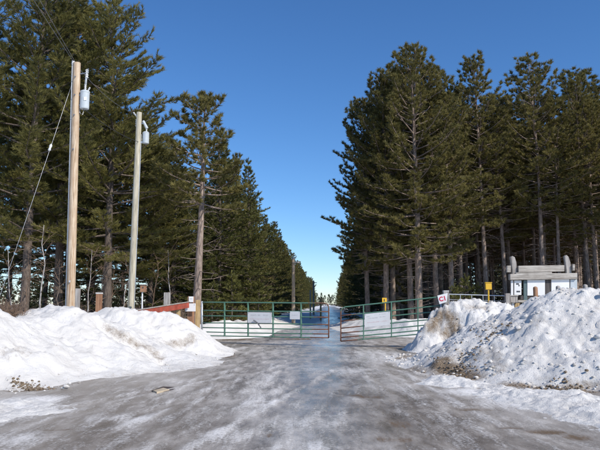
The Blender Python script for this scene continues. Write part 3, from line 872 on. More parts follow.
for px, D, H in ((212, 37, 2.8), (232, 38.5, 3.4), (258, 41, 3.0)):
    tree_px('small0', px, D, H, 'young green fir at the foot of the left conifers', group='young firs under the left-hand conifers', name='young_fir')

# far woods: one mass beyond the stands
rng = np.random.default_rng(9)
P, D = [], []
for k in range(900):
    a = rng.uniform(-0.72, 0.72) if k < 460 else rng.uniform(0.08, 0.62); d = rng.uniform(150, 230) if k < 460 else rng.uniform(118, 165)
    x, y = d * math.sin(a) * 1.1, d * math.cos(a)
    if k >= 160 and abs(x - axis(y)) < 9: continue
    H = rng.uniform(6.0, 10.5)
    if k < 160:                           # woods closing the far end of the road
        y = rng.uniform(430, 520); x = axis(y) + rng.uniform(-70, 90)
    if x > 0.06 * y + 6: H *= 2.2 if x < 0.36 * y else 1.5
    m = 90
    t = rng.random(m) ** 0.8; az = rng.uniform(0, 6.28, m)
    rr = (1 - t) * (2.0 + 0.1 * H) * rng.uniform(0.4, 1.0, m) + 0.15
    P.append(np.stack([x + rr * np.cos(az), y + rr * np.sin(az), t * H], 1))
    D.append(unit(np.stack([np.cos(az), np.sin(az), np.full(m, 0.25)], 1)))
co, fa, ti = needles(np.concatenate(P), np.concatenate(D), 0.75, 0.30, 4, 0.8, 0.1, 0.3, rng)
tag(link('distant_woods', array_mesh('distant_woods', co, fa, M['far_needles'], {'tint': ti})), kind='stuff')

# ------------------------------------------------------------------ saplings and brush
def sapling(px, py, px2, py2, D, r, mat, label, group, seed):
    rg = random.Random(seed)
    b, t = W(px, py, D), W(px2, py2, D + rg.uniform(-0.4, 0.4))
    b.z = -0.05
    root = thing('sapling', label, 'sapling', b, group)
    mb = MB()
    pts = [b + (t - b) * (i / 6) + Vector((rg.gauss(0, .05), rg.gauss(0, .05), 0)) * (1 if 0 < i < 6 else 0) for i in range(7)]
    mb.tube(pts, [r * (1 - 0.75 * i / 6) for i in range(7)], 7)
    mb.build('stem', M[mat], root, True)
    tw = MB()
    for k in range(16):
        i = rg.randint(2, 5); p = pts[i] + (pts[i + 1] - pts[i]) * rg.random()
        d = Vector((rg.gauss(0, 1), rg.gauss(0, 1), rg.uniform(0.2, 1.2))).normalized() * rg.uniform(0.3, 1.1)
        q = p + d * 0.5 + Vector((0, 0, 0.05)); e = p + d
        tw.tube([p, q, e], [r * 0.3, r * 0.2, 0.003], 4, cap=False)
        for j in range(3):
            s = q + (e - q) * rg.random(); tw.tube([s, s + (d.normalized() + Vector((rg.gauss(0, .6), rg.gauss(0, .6), rg.gauss(0, .4)))) * 0.3], [0.006, 0.003], 3, cap=False)
    tw.build('twigs', M['twig_bark'], root)
    return root
GRP = 'bare saplings along the edge of the left wood'
sapling(41, 318, 44, 225, 27, 0.045, 'pale_bark', 'white-barked sapling standing left of the nearer utility pole', None, 1)
sapling(119, 316, 130, 268, 27, 0.04, 'pale_bark', 'pale sapling leaning right against the farther utility pole', None, 2)
for k, (a, b, c, d) in enumerate(((24, 318, 28, 262), (88, 318, 92, 250), (99, 318, 106, 255), (107, 318, 114, 270), (14, 318, 8, 250), (57, 318, 60, 262), (150, 318, 158, 262), (172, 318, 168, 250), (222, 316, 219, 270), (262, 314, 266, 280))):
    sapling(a, b, c, d, 28 + (k * 1.7) % 6 + (13 if k > 7 else 0), 0.03 + 0.008 * (k % 3), ('twig_bark', 'pale_bark', 'dark_bark')[k % 3], 'thin bare sapling at the edge of the left wood', GRP, 10 + k)
def shrub(x, y, h, w, n, label, group, seed, mat='twig_bark', z=0.0):
    rg = random.Random(seed)
    root = thing('dry_shrub', label, 'shrub', (x, y, z), group)
    mb = MB()
    for k in range(n):
        a = rg.uniform(0, 6.28); s = rg.uniform(0.2, 1)
        p = Vector((x + rg.gauss(0, w * 0.2), y + rg.gauss(0, w * 0.2), z - 0.05))
        e = p + Vector((math.cos(a) * w * s, math.sin(a) * w * s, h * rg.uniform(0.5, 1.1)))
        m = p + (e - p) * 0.5 + Vector((rg.gauss(0, .06), rg.gauss(0, .06), rg.gauss(0.05, .06)))
        mb.tube([p, m, e], [0.012, 0.008, 0.003], 4, cap=False)
        for j in range(4):
            q = m + (e - m) * rg.random()
            mb.tube([q, q + Vector((rg.gauss(0, .2), rg.gauss(0, .2), rg.uniform(0, .35)))], [0.005, 0.0025], 3, cap=False)
    mb.build('stems', M[mat], root)
    return root
p = W(5, 316, 15.6)
shrub(p.x, p.y, 0.5, 0.5, 60, 'dry tan shrub poking out of the snow at the left edge', None, 5, z=max(0.6, hgt('snow_bank21', p.x, p.y)) - 0.05)
rg = random.Random(77)
for k in range(26):
    D = rg.uniform(26, 36); px = rg.uniform(-10, 180)
    q = W(px, 304, D); shrub(q.x, q.y, rg.uniform(0.7, 1.7), rg.uniform(.5, .9), 34, 'bare brown undergrowth shrub in the shade behind the left snow bank', 'undergrowth shrubs of the left wood', 100 + k, ('twig_bark', 'dark_bark')[k % 2])
for k in range(12):
    D = rg.uniform(38, 48); px = rg.uniform(203, 262)
    q = W(px, 304, D); shrub(q.x, q.y, rg.uniform(0.6, 1.2), .6, 34, 'reddish-brown low shrub under the conifers behind the left gate', 'low shrubs behind the left gate', 200 + k, 'twig_bark')

# ------------------------------------------------------------------ utility poles
def pxbox(mb, x0, x1, y0, y1, D, depth):
    a, b = W((x0 + x1) / 2, y1, D), W((x0 + x1) / 2, y0, D)
    xa, xb = W(x0, (y0 + y1) / 2, D).x, W(x1, (y0 + y1) / 2, D).x
    return mb.box(xa, xb, D, D + depth, a.z, b.z)
def ribbed(n, r0, r1, h):
    pr = [(r0 * 0.8, 0)]
    for i in range(n):
        z = h * (i + 0.3) / n
        pr += [(r0, z), (r1, z + h * 0.25 / n), (r0, z + h * 0.5 / n)]
    return pr + [(r0 * 0.8, h)]
D1 = 19.5
b1, t1 = W(70.8, 318, D1), W(77, 63, D1)
b1.z = -0.1
root1 = thing('utility_pole', 'tall weathered wooden utility pole nearest the camera, at the left, carrying a grey transformer', 'utility pole', b1)
MB().tube([b1, b1 + (t1 - b1) * 0.5, t1], [0.13, 0.122, 0.112], 16).build('pole', M['pole_wood'], root1, False)
ax1 = (t1 - b1).normalized()
mb = MB().tube([b1 + ax1 * 0.1 + Vector((-0.13, -0.03, 0)), t1 + Vector((-0.135, -0.03, 0.06))], 0.018, 6)
mb.build('ground_conduit', M['galvanised'], root1)
pc = W(73.4, 62.6, D1)
MB().lathe(pc + Vector((0, 0, -0.05)), [(0.012, -0.15), (0.012, 0.0), (0.05, 0.0), (0.06, 0.03), (0.035, 0.05), (0.05, 0.07), (0.03, 0.1)], 12).build('insulator', M['porcelain'], root1, True)
# transformer
tc = W(84.3, 109, D1); tt = W(84.5, 91, D1)
hT = tt.z - tc.z
tr_ = MB().lathe(tc, [(0.06, 0.0), (0.135, 0.0), (0.142, 0.03), (0.142, hT - 0.08), (0.15, hT - 0.06), (0.15, hT - 0.02), (0.12, hT), (0.06, hT + 0.03)], 20).build('transformer', M['transformer_grey'], root1)
def child(mb, name, mat, parent, smooth=False): return mb.build(name, M[mat], parent, smooth, origin=Vector(parent.parent.location) + Vector(parent.location))
child(MB().lathe(W(85.2, 91, D1), ribbed(4, 0.025, 0.045, 0.22), 12), 'bushing', 'porcelain', tr_, True)
child(MB().lathe(W(88.2, 92, D1) + Vector((0, -.05, 0)), ribbed(3, 0.02, 0.035, 0.15), 12, (0.5, 0, 1)), 'bushing', 'porcelain', tr_, True)
child(MB().bar(tc + Vector((-0.14, 0, hT * 0.75)), tc + Vector((-0.24, 0, hT * 0.75)), 0.07, 0.05), 'hanger', 'steel', tr_)
child(MB().bar(tc + Vector((-0.14, 0, hT * 0.2)), tc + Vector((-0.24, 0, hT * 0.2)), 0.07, 0.05), 'hanger', 'steel', tr_)
child(MB().bar(tc + Vector((0.02, -0.15, hT * 0.5)), tc + Vector((0.10, -0.125, hT * 0.5)), 0.01, 0.10), 'number_plate', 'white_paint', tr_)
child(MB().tube([tc + Vector((-0.13, -.02, 0.02)), tc + Vector((-0.12, -.05, -0.14)), tc + Vector((-0.03, -.05, -0.20)), tc + Vector((0.0, -.02, 0.0))], 0.012, 6), 'lead_wire', 'steel', tr_, True)
# fused cutout
ct = W(87, 70, D1)
cb_ = W(85.6, 85, D1)
co_ = MB().tube([cb_, cb_ + (ct - cb_) * 0.5, ct], [0.035, 0.03, 0.03], 10).build('cutout', M['transformer_grey'], root1, True)
mb = MB().lathe(ct + Vector((0, 0, -0.28)), ribbed(4, 0.035, 0.06, 0.30), 12)
child(mb, 'insulator', 'porcelain', co_, True)
child(MB().bar(ct + Vector((-0.02, 0, -0.1)), t1 + Vector((0.08, 0, -0.36)), 0.035, 0.03), 'bracket', 'steel', co_)
child(MB().tube([ct + Vector((0, -.03, 0.02)), ct + Vector((0.06, -.06, 0.03)), ct + Vector((0.07, -.06, -0.12))], 0.008, 6), 'jumper', 'steel', co_)
mb = MB()
for py in (78, 96, 116, 150):
    f = (W(75, py, D1).z - b1.z) / (t1.z - b1.z); q = b1 + (t1 - b1) * f
    MB().lathe(q + Vector((0, -0.128, 0)), [(0.022, 0), (0.022, 0.02)], 8, (0, -1, 0)).build('bolt', M['steel'], root1)
q = W(71.6, 281.5, D1); MB().box(q.x - 0.02, q.x + 0.02, q.y - 0.17, q.y - 0.155, q.z - 0.03, q.z + 0.03).build('tag_plate', M['galvanised'], root1)

D2 = 25.0
b2, t2 = W(130.3, 312, D2), W(139.3, 112.5, D2)
b2.z = -0.1
root2 = thing('utility_pole', 'second utility pole, paler and greyer, standing farther back at the left', 'utility pole', b2)
MB().tube([b2, b2 + (t2 - b2) * 0.5, t2], [0.135, 0.12, 0.105], 16).build('pole', M['pale_pole_wood'], root2)
MB().tube([b2 + Vector((0.14, -0.03, 0.1)), t2 + Vector((0.115, -0.03, -0.9))], 0.012, 6).build('ground_wire', M['galvanised'], root2)
q2 = W(145.6, 143.5, D2); q3 = W(146.4, 132, D2); h2 = q3.z - q2.z
T2 = MB().lathe(q2, [(0.05, 0), (0.125, 0), (0.13, 0.03), (0.13, h2 - .06), (0.137, h2 - .04), (0.1, h2), (0.05, h2 + .02)], 18).build('transformer', M['transformer_grey'], root2)
child(MB().bar(q2 + Vector((-0.12, 0, 0.05)), q2 + Vector((-0.32, 0, 0.03)), 0.08, 0.06), 'hanger', 'galvanised', T2)
child(MB().lathe(q3 + Vector((0, 0, 0)), ribbed(3, 0.022, 0.04, 0.2), 10), 'bushing', 'porcelain', T2, True)
c2 = W(146, 125, D2)
C2 = MB().tube([W(143.2, 121, D2), W(147, 128.5, D2)], [0.05, 0.06], 10).build('cutout', M['transformer_grey'], root2)
child(MB().bar(W(139.5, 123, D2), W(144.5, 124, D2), 0.05, 0.04), 'bracket', 'steel', C2)
MB().lathe(W(136.8, 127, D2), ribbed(4, 0.04, 0.07, 0.32), 10).build('arrester', M['porcelain'], root2, True)
MB().tube([W(138, 118, D2), W(133.5, 112.5, D2)], [0.02, 0.035], 8).build('insulator', M['porcelain'], root2, True)
MB().lathe(W(150.2, 119, D2), [(0.03, 0), (0.055, .03), (0.055, .08), (0.03, .11)], 10).build('clamp', M['black_rubber'], root2, True)
MB().tube([W(150.2, 119, D2), W(145, 122, D2)], 0.008, 5).build('jumper', M['steel'], root2)
q = W(155.8, 126, D2)

def wire(pts, r, label, sag=0.0, mat='steel', name='overhead_wire', cat='wire', n=16):
    a, b = Vector(pts[0]), Vector(pts[1])
    P = [a + (b - a) * (i / n) - Vector((0, 0, sag * 4 * (i / n) * (1 - i / n))) for i in range(n + 1)]
    o = MB().tube(P, r, 6).build(name, M[mat], None, True, origin=a)
    return tag(o, label, cat)
gA = W(72.2, 83, D1)
ga = gA + (W(-14, 304, 17.0) - gA)
ga.z = 0.5
dirg = (ga - gA)
wire((gA, gA + dirg * 1.0), 0.0075, 'grey guy wire slanting from the nearer utility pole down to the left', 0.04, 'steel', 'guy_wire')
gi = None
for k in range(1, 200):
    q = gA + dirg * (k / 200)
    py = q.z
    # where the guy passes the height seen at y=147
    if q.z < W(46, 147, q.y).z: gi = q; break
o = MB().lathe(gi + dirg.normalized() * 0.12, [(0.02, 0), (0.045, 0.04), (0.03, 0.1), (0.045, 0.18), (0.02, 0.24)], 10, (-dirg).normalized()).build('guy_insulator', M['porcelain'], None, True, origin=gi)
tag(o, 'pale strain insulator on the guy wire left of the nearer utility pole', 'insulator')
wire((W(85.5, 110, D1), W(139, 142, D2)), 0.011, 'thin dark wire running from the transformer of the nearer pole to the farther pole', 0.12, 'black_rubber')
wire((W(77, 66, D1), W(138.5, 115, D2)), 0.007, 'thin wire joining the tops of the two utility poles', 0.25)
wire((W(73.4, 61.5, D1), Vector((-5.5, 3.0, 9.6))), 0.007, 'left of two thin lines leading up from the nearer pole top', 0.1)
wire((W(75.5, 62.5, D1), Vector((-4.9, 3.0, 9.4))), 0.007, 'right of two thin lines leading up from the nearer pole top', 0.1)

def far_pole(px, D, py, r, mat, label):
    b, t = W(px, 312, D), W(px, py, D); b.z = -0.1
    root = thing('utility_pole', label, 'utility pole', b)
    MB().tube([b, t], [r * 1.15, r], 12).build('pole', M[mat], root)
    MB().lathe(t + Vector((0, 0, -0.02)), [(0.03, 0), (0.06, 0.06), (0.03, 0.14)], 8).build('insulator', M['porcelain'], root, True)
    MB().bar(t + Vector((0.0, -r - .03, -0.25)), t + Vector((0.45, -r - .03, -0.25)), 0.08, 0.09).build('crossarm', M['grey_wood'], root)
    return root
far_pole(293.4, 46, 259, 0.115, 'pole_wood', 'brown distant utility pole in front of the left conifers beyond the gate')
far_pole(313.6, 90, 281, 0.12, 'pale_pole_wood', 'pale thin pole farthest down the road at the left edge')

# ------------------------------------------------------------------ posts and barrier at the left
def post(px0, px1, ytop, D, mat, label, name='wooden_post', cat='post', depth=None, group=None, cap=None, round_=False, z0=-0.1):
    a, b = W(px0, ytop, D), W(px1, ytop, D)
    w = b.x - a.x; d = depth or w
    root = thing(name, label, cat, ((a.x + b.x) / 2, D + d / 2, z0), group)
    mb = MB()
    if round_:
        mb.lathe(Vector((root.location.x, root.location.y, 0)), [(w / 2, z0), (w / 2, a.z - w * 0.35), (w * 0.43, a.z - w * 0.15), (w * 0.25, a.z - .01), (0.02, a.z)], 14)
        mb.build('shaft', M[mat], root)
    else:
        mb.box(a.x, b.x, D, D + d, z0, a.z); mb.build('shaft', M[mat], root, False, None, 0.012)
    if cap:
        MB().box(a.x - 0.01, b.x + 0.01, D - 0.01, D + d + 0.01, a.z + 0.001, a.z + 0.05).build('snow_cap', M[cap], root, False, None, 0.015)
    return root
post(75.2, 79.4, 288.5, 22, 'grey_wood', 'weathered grey post half hidden behind the nearer utility pole', cap=None)
post(95.8, 101.2, 294, 22.5, 'brown_wood', 'short brown post with a snowy top left of the farther utility pole', cap='snow')
post(163.8, 169.6, 292.5, 23.5, 'grey_wood', 'grey square post rising behind the red barrier beam')
post(176, 180, 308, 22.5, 'yellow_wood', 'short tan post holding up the red barrier beam')
post(187.6, 193.8, 296.5, 23.2, 'brown_wood', 'brown gate post with white notices at the end of the red beam')
post(195.5, 199.8, 300, 23.4, 'yellow_wood', 'yellowish square timber post beside the left gate hinge', depth=0.16)
post(319.8, 321.6, 299, 60, 'yellow_wood', 'small pale post beside the road far beyond the gates')
post(309.6, 311.2, 290, 62, 'pale_pole_wood', 'thin pale stake left of the road far beyond the gates')
# notice and paper on the brown post
q = W(190.5, 299.5, 23.2)
mb = MB(); pxbox(mb, 188.8, 193.4, 296.5, 302.2, 23.17, 0.008)
root = thing('paper_notice', 'small white paper pinned at the top of the brown gate post', 'notice', W(191, 302, 23.17)); mb.build('sheet', M['white_paint'], root)
mb = MB(); pxbox(mb, 189.6, 192.4, 298.5, 299.1, 23.166, 0.002); mb.build('print', M['faded_grey_ink'], root)
root = thing('sign', 'plain white rectangular sign fixed to the posts at the left gate hinge', 'sign', W(191, 312, 23.05))
mb = MB(); pxbox(mb, 185.2, 195.6, 303.4, 311.4, 23.05, 0.02); mb.build('panel', M['white_paint'], root, False, None, 0.004)
for x in (186.4, 194.4):
    MB().lathe(W(x, 304.8, 23.05), [(0.012, 0), (0.012, 0.008)], 8, (0, -1, 0)).build('screw', M['steel'], root)
# red barrier beam
ra, rb_ = W(128, 315, 19.8), W(188.5, 305, 23.0)
root = thing('barrier_beam', 'red-painted barrier beam sloping out of the left snow bank to the gate post', 'barrier', ra)
MB().bar(ra, rb_, 0.06, 0.20).build('beam', M['red_paint'], root, False, None, 0.01)
u = Vector((0, 0, 1))
MB().bar(ra + u * 0.112, rb_ + u * 0.112, 0.10, 0.02).build('top_board', M['grey_beam_wood'], root)
for f in (0.55, 0.8): MB().lathe(ra + (rb_ - ra) * f + Vector((0, -0.04, 0)), [(0.018, 0), (0.018, 0.015)], 8, (0, -1, 0)).build('bolt', M['steel'], root)
# birdhouse-like box on a white pole
root = thing('nest_box', 'small brown wooden box on a thin white pole behind the left bank', 'nest box', W(142.4, 312, 24))
root.location.z = -0.1
a, b = W(142.4, 312, 24.07), W(142.4, 291, 24.07); a.z = -0.1
MB().tube([a, b], 0.028, 8).build('pole', M['white_paint'], root)
mb = MB(); pxbox(mb, 140, 145.6, 285, 292, 24, 0.18); mb.build('box', M['brown_wood'], root, False, None, 0.006)
mb = MB(); pxbox(mb, 139.4, 146.2, 284.2, 285, 23.97, 0.25); mb.build('lid', M['grey_wood'], root)
mb = MB(); mb.lathe(W(142.8, 287.6, 24), [(0.03, -0.004), (0.03, 0.006)], 10, (0, -1, 0)); mb.build('entrance_hole', M['dark_ink'], root)

# ------------------------------------------------------------------ gates
FR = [0.0, 0.245, 0.41, 0.62, 0.76, 0.89, 1.0]
def lerp(a, b, t): return a + (b - a) * t
def gate(label, hinge_t, hinge_b, free_t, free_b, ups, signs, rust, name='farm_gate'):
    """hinge_*/free_*: world points at top and bottom; ups: fractions from hinge to free end"""
    base = Vector((hinge_b.x, hinge_b.y, 0))
    root = thing(name, label, 'gate', base)
    def P(t, f): return lerp(lerp(hinge_t, free_t, t), lerp(hinge_b, free_b, t), f)
    nrm = (free_b - hinge_b).cross(Vector((0, 0, 1))).normalized()
    if nrm.y > 0: nrm = -nrm                              # towards the camera
    ln = (free_b - hinge_b).length; ht = (hinge_t - hinge_b).length
    c = 0.17 / ln; cf = 0.17 / ht
    r = 0.024
    path = [(i / 14 * (1 - c), 0.0) for i in range(15)]
    path += [(1 - c + c * math.sin(a), cf - cf * math.cos(a)) for a in (0.4, 0.8, 1.2)] + [(1.0, cf)]
    path += [(1.0, cf + (1 - cf) * i / 6) for i in range(1, 7)]
    def ra_(t, f): return rust(t, f)
    MB().tube([P(*q) for q in path], r, 10, [ra_(*q) for q in path]).build('frame_tube', M['gate_paint'], root, True, 'rust')
    for f in FR[1:]:
        ts = [i / 12 for i in range(13)]
        sag = 0.012 * math.sin(f * 9)
        MB().tube([P(t, f) + Vector((0, 0, -sag * math.sin(t * 3.14))) for t in ts], r * 0.9, 8, [ra_(t, f) for t in ts]).build('rail', M['gate_paint'], root, True, 'rust')
    for t in ups:
        mb = MB(); n = 6
        for i in range(n):
            o_ = len(mb.v); mb.bar(P(t, i / n) - nrm * 0.003, P(t, (i + 1) / n) - nrm * 0.003, 0.035, 0.07, nrm)
            for k in range(o_, len(mb.v)): mb.a[k] = ra_(t, i / n)
        mb.build('upright', M['gate_paint'], root, False, 'rust')
    MB().tube([P(0, -0.03), P(0, 1.06)], 0.035, 12).build('hinge_tube', M['galvanised'], root, True)
    for f in (0.12, 0.85):
        q = P(0, f); MB().bar(q, q + (hinge_b - free_b).normalized() * 0.16, 0.03, 0.05).build('hinge', M['steel'], root)
    return root, P, nrm
def gate_sign(label, P, nrm, t0, t1_, f0, f1, rows, gap, screws=True):
    a, b, c, d = P(t0, f1), P(t1_, f1), P(t1_, f0), P(t0, f0)
    o = [q + nrm * gap for q in (a, b, c, d)]
    root = thing('gate_sign', label, 'sign', (o[0] + o[1]) / 2)
    MB().prism(o, -nrm * 0.012).build('panel', M['white_paint'], root, False, None, 0.003)
    def S(u, v): return lerp(lerp(o[3], o[2], u), lerp(o[0], o[1], u), v)
    rg = random.Random(len(label))
    for (v, h, u0, u1, mat) in rows:                      # rows of worn lettering, too faint to read
        mb = MB(); u = u0
        while u < u1:
            w = rg.uniform(0.012, 0.026)
            if rg.random() > 0.14:
                hh = h * rg.uniform(0.6, 1.0); k = rg.random()
                segs = [(u, v - hh, u + w * 0.35, v)]
                if k > 0.35: segs.append((u + w * 0.36, v - hh * 0.2, u + w, v))
                if k < 0.6: segs.append((u + w * 0.36, v - hh, u + w, v - hh * 0.8))
                for (a0, c0, a1, c1) in segs:
                    mb.prism([S(a0, 1 - (1 - c0)) + nrm * 0.0015, S(a1, c0) + nrm * 0.0015, S(a1, c1) + nrm * 0.0015, S(a0, c1) + nrm * 0.0015], -nrm * 0.0012)
            u += w * 1.35
        mb.build('lettering', M[mat], root)
    if screws:
        for (u, v) in ((0.04, 0.06), (0.96, 0.06)):
            MB().lathe(S(u, v), [(0.010, 0), (0.010, 0.006)], 8, nrm).build('screw', M['steel'], root)
    return root
hA, hB = W(202, 302.2, 25.0), W(202, 335.5, 25.0)
fA, fB = W(328.7, 303.2, 23.0), W(328.7, 337.8, 23.0)
hA.z = max(hA.z, fA.z + 0.02)
def frac(px, a, b):
    for i in range(1000):
        q = lerp(a, b, i / 1000.0)
        v = q - Vector((0, 0, EYE)); 
        if 300 + FPX * v.x / (v.y * CP + v.z * SP) >= px: return i / 1000.0
    return 1.0
u1 = [frac(p, hA, fA) for p in (224.5, 248, 273, 301)]
def rust_l(t, f): return 0.05 + 0.95 * max(0, (t - 0.80) / 0.2) ** 0.8 * (0.55 + 0.45 * f) + (0.2 if f < 0.01 else 0)
g1, P1, n1 = gate('long left green tubular farm gate with rusty free end and two white signs', hA, hB, fA, fB, u1, None, rust_l)
gate_sign('large white sign with faded lettering on the left green gate', P1, n1, frac(248.2, hA, fA), frac(272.2, hA, fA), 0.285, 0.60,
          [(0.30, 0.10, 0.12, 0.52, 'faded_grey_ink'), (0.30, 0.10, 0.62, 0.86, 'faded_grey_ink'), (0.66, 0.07, 0.10, 0.88, 'faded_red_ink')], 0.055)
gate_sign('small blank white sign near the rusty end of the left gate', P1, n1, frac(290.3, hA, fA), frac(300.2, hA, fA), 0.25, 0.48, [(0.5, 0.08, 0.2, 0.75, 'faded_grey_ink')], 0.055)
# chain hanging on the sign's lower rail
c0 = P1(frac(254.5, hA, fA), 0.52) + n1 * 0.09; c1 = P1(frac(261.5, hA, fA), 0.74) + n1 * 0.07
mb = MB()
for i in range(9):
    a = lerp(c0, c1, i / 9) + Vector((0, 0, 0.05 * math.sin(i / 9 * 3.14))); b = lerp(c0, c1, (i + 1.2) / 9) + Vector((0, 0, 0.05 * math.sin((i + 1.2) / 9 * 3.14)))
    mb.bar(a, b, 0.045 if i % 2 else 0.02, 0.02 if i % 2 else 0.045)
root = thing('chain', 'short dark chain hanging over the lower edge of the left gate sign', 'chain', c0); mb.build('links', M['steel'], root); root.children[0]['kind'] = 'stuff'

h2A, h2B = W(441, 296.8, 22.2), W(441, 332, 22.2)
f2A, f2B = W(340.8, 307.4, 23.0), W(340.8, 341.2, 23.0)
u2 = [1 - 0, ]
def frac2(px):
    for i in range(1001):
        q = lerp(h2A, f2A, i / 1000.0); v = q - Vector((0, 0, EYE))
        if 300 + FPX * v.x / (v.y * CP + v.z * SP) <= px: return i / 1000.0
    return 1.0
def rust_r(t, f): return 0.05 + 1.1 * max(0, (t - 0.74) / 0.26) ** 0.7 * (0.25 + 0.75 * min(1, f * 2.5))
g2, P2, n2 = gate('green tubular farm gate on the right, sagging and rusty at its free end', h2A, h2B, f2A, f2B, [frac2(p) for p in (363.6, 391.5, 418)], None, rust_r)
gate_sign('white sign with faded lettering on the right green gate', P2, n2, frac2(364.8), frac2(390.2), 0.27, 0.66,
          [(0.25, 0.07, 0.08, 0.2, 'faded_grey_ink'), (0.16, 0.07, 0.58, 0.82, 'faded_grey_ink'), (0.40, 0.08, 0.14, 0.52, 'faded_grey_ink'), (0.36, 0.07, 0.6, 0.82, 'faded_grey_ink'), (0.70, 0.07, 0.08, 0.92, 'faded_red_ink')], 0.055)
# hinge post of the left gate (white pipe) and C1 sign with its post
D = 21.9
root = thing('wooden_post', 'pale grey post carrying the C1 sign behind the right snow heap', 'post', W(446, 320, D + 0.03)); root.location.z = -0.1
a, b = W(443.6, 291.6, D + .03), W(449, 291.6, D + .03)
MB().box(a.x, b.x, D + .03, D + .2, -0.1, a.z).build('shaft', M['grey_wood'], root, False, None, 0.01)
MB().box(a.x - .005, b.x + .005, D + .025, D + .205, a.z + 0.001, a.z + 0.035).build('snow_cap', M['snow'], root, False, None, 0.012)
cs = [W(437.2, 295.6, D), W(447.6, 293.0, D), W(446.6, 302.0, D), W(439.4, 304.2, D)]
root = thing('sign', 'small tilted white sign reading C1 in red above the snow heap', 'sign', (cs[2] + cs[3]) / 2)
MB().prism([p + Vector((0, -0.02, 0)) for p in cs], (0, 0.012, 0)).build('panel', M['white_paint'], root)
def text(s, size, loc, rot_y, mat, parent, bold=0.0):
    cu = bpy.data.curves.new('lettering', 'FONT'); cu.body = s; cu.size = size; cu.extrude = 0.002; cu.offset = bold; cu.align_x = 'CENTER'; cu.align_y = 'CENTER'
    tmp = bpy.data.objects.new('lettering', cu); COL.objects.link(tmp)
    bpy.context.view_layer.update()
    me = bpy.data.meshes.new_from_object(tmp.evaluated_get(bpy.context.evaluated_depsgraph_get()))
    bpy.data.objects.remove(tmp)
    me.materials.clear(); me.materials.append(mat)
    o = link('lettering', me, parent)
    o.rotation_euler = (R(90), rot_y, 0)
    o.location = Vector(loc) - parent.location
    return o
text('C1', 0.205, W(442.7, 298.9, D - 0.023), R(-13), M['red_ink'], root, 0.007)

# ------------------------------------------------------------------ yellow markers, wire fence
root = thing('marker_post', 'yellow post topped with a square yellow box between the C1 sign and the signboard', 'marker', W(488.6, 320, 26)); root.location.z = -0.1
a, b = W(488.4, 320, 26.05), W(488.4, 290, 26.05); a.z = -0.1
MB().tube([a, b], 0.032, 8).build('pole', M['yellow_paint'], root)
mb = MB(); pxbox(mb, 485.8, 491.8, 282.8, 289.6, 26, 0.14); mb.build('box', M['yellow_paint'], root, False, None, 0.01)
mb = MB(); pxbox(mb, 485.4, 492.2, 282.2, 282.8, 25.98, 0.18); mb.build('lid', M['yellow_paint'], root)
root = thing('marker_post', 'small yellow trail marker on a post behind the right gate sign', 'marker', W(384.6, 320, 36)); root.location.z = -0.1
a, b = W(385.2, 320, 36.03), W(385.2, 298, 36.03); a.z = -0.1
MB().tube([a, b], 0.03, 8).build('pole', M['yellow_paint'], root)
mb = MB(); pxbox(mb, 382.2, 386.8, 297.8, 302.6, 36, 0.02); mb.build('plate', M['yellow_paint'], root)
mb = MB(); pxbox(mb, 383.8, 384.8, 299.0, 301.4, 35.993, 0.004); mb.build('symbol', M['dark_ink'], root)

def wire_fence():
    D = 27.5
    a, b = W(449, 294.2, D), W(505.5, 295.8, D)
    base = Vector((a.x, a.y, -0.1))
    root = thing('wire_fence', 'grey wire panel fence between the C1 sign and the timber signboard', 'fence', base)
    MB().tube([a, b], 0.02, 8).build('top_rail', M['galvanised'], root)
    for k, f in enumerate((0.5, 0.78, 1.1)):
        u_ = Vector((0, 0, -f * 0.45)); MB().tube([a + u_, b + u_], 0.008, 6).build('wire', M['galvanised'], root)
    for i in range(6):
        t = i / 5; q = lerp(a, b, t); MB().tube([q, Vector((q.x, q.y, -0.1))], 0.014, 6).build('upright', M['galvanised'], root)
wire_fence()

# ------------------------------------------------------------------ timber signboard
D = 27.0
root = thing('signboard', 'weathered grey timber signboard with two white panels behind the right snow heap', 'signboard', W(543, 315, D)); root.location.z = -0.1
def upright(pts, y0, dep, mat):
    mb = MB(); mb.prism([Vector((W(x, y, D).x, y0, W(x, y, D).z)) for x, y in pts], (0, dep, 0)); return mb.build('upright', M[mat], root, False, None, 0.012)
upright([(514.0, 330), (519.2, 330), (518.4, 272), (517.2, 262), (515.6, 257), (513.4, 255.8), (511.4, 256.8), (512.2, 262), (513.4, 270)], D + 0.10, 0.16, 'grey_wood')
upright([(568.4, 330), (573.4, 330), (572.6, 272), (571.4, 262), (569.6, 256.4), (567.4, 254.8), (565.6, 255.8), (566.4, 262), (567.6, 270)], D + 0.10, 0.16, 'grey_wood')
def part(name, mat, x0, x1, y0, y1, yo, dep, bev=0.01, dy=0.0):
    mb = MB()
    p = [W(x0, y1, D + yo), W(x1, y1 - dy, D + yo), W(x1, y0 - dy, D + yo), W(x0, y0, D + yo)]
    mb.prism(p, (0, dep, 0))
    return mb.build(name, M[mat], root, False, None, bev)
part('crossbeam', 'grey_beam_wood', 518.6, 564.5, 265.8, 272.2, 0.0, 0.14, 0.012, 0.8)
part('beam_end', 'grey_beam_wood', 507.2, 510.9, 265.6, 272.2, 0.0, 0.14)
part('beam_end', 'grey_beam_wood', 572.8, 575.0, 264.2, 270.4, 0.0, 0.14)
part('crossbeam', 'grey_beam_wood', 510.2, 577.4, 274.0, 279.9, -0.16, 0.24, 0.012, 1.0)
part('cap_board', 'grey_beam_wood', 516, 552, 272.6, 273.8, -0.14, 0.20, 0.004, 0.6)
part('white_panel', 'white_paint', 527.4, 545.0, 276.9 + 3.0, 295.6, -0.05, 0.05, 0.004)
part('white_panel', 'white_paint', 551.4, 569.4, 276.6 + 2.6, 292.4, -0.05, 0.05, 0.004)
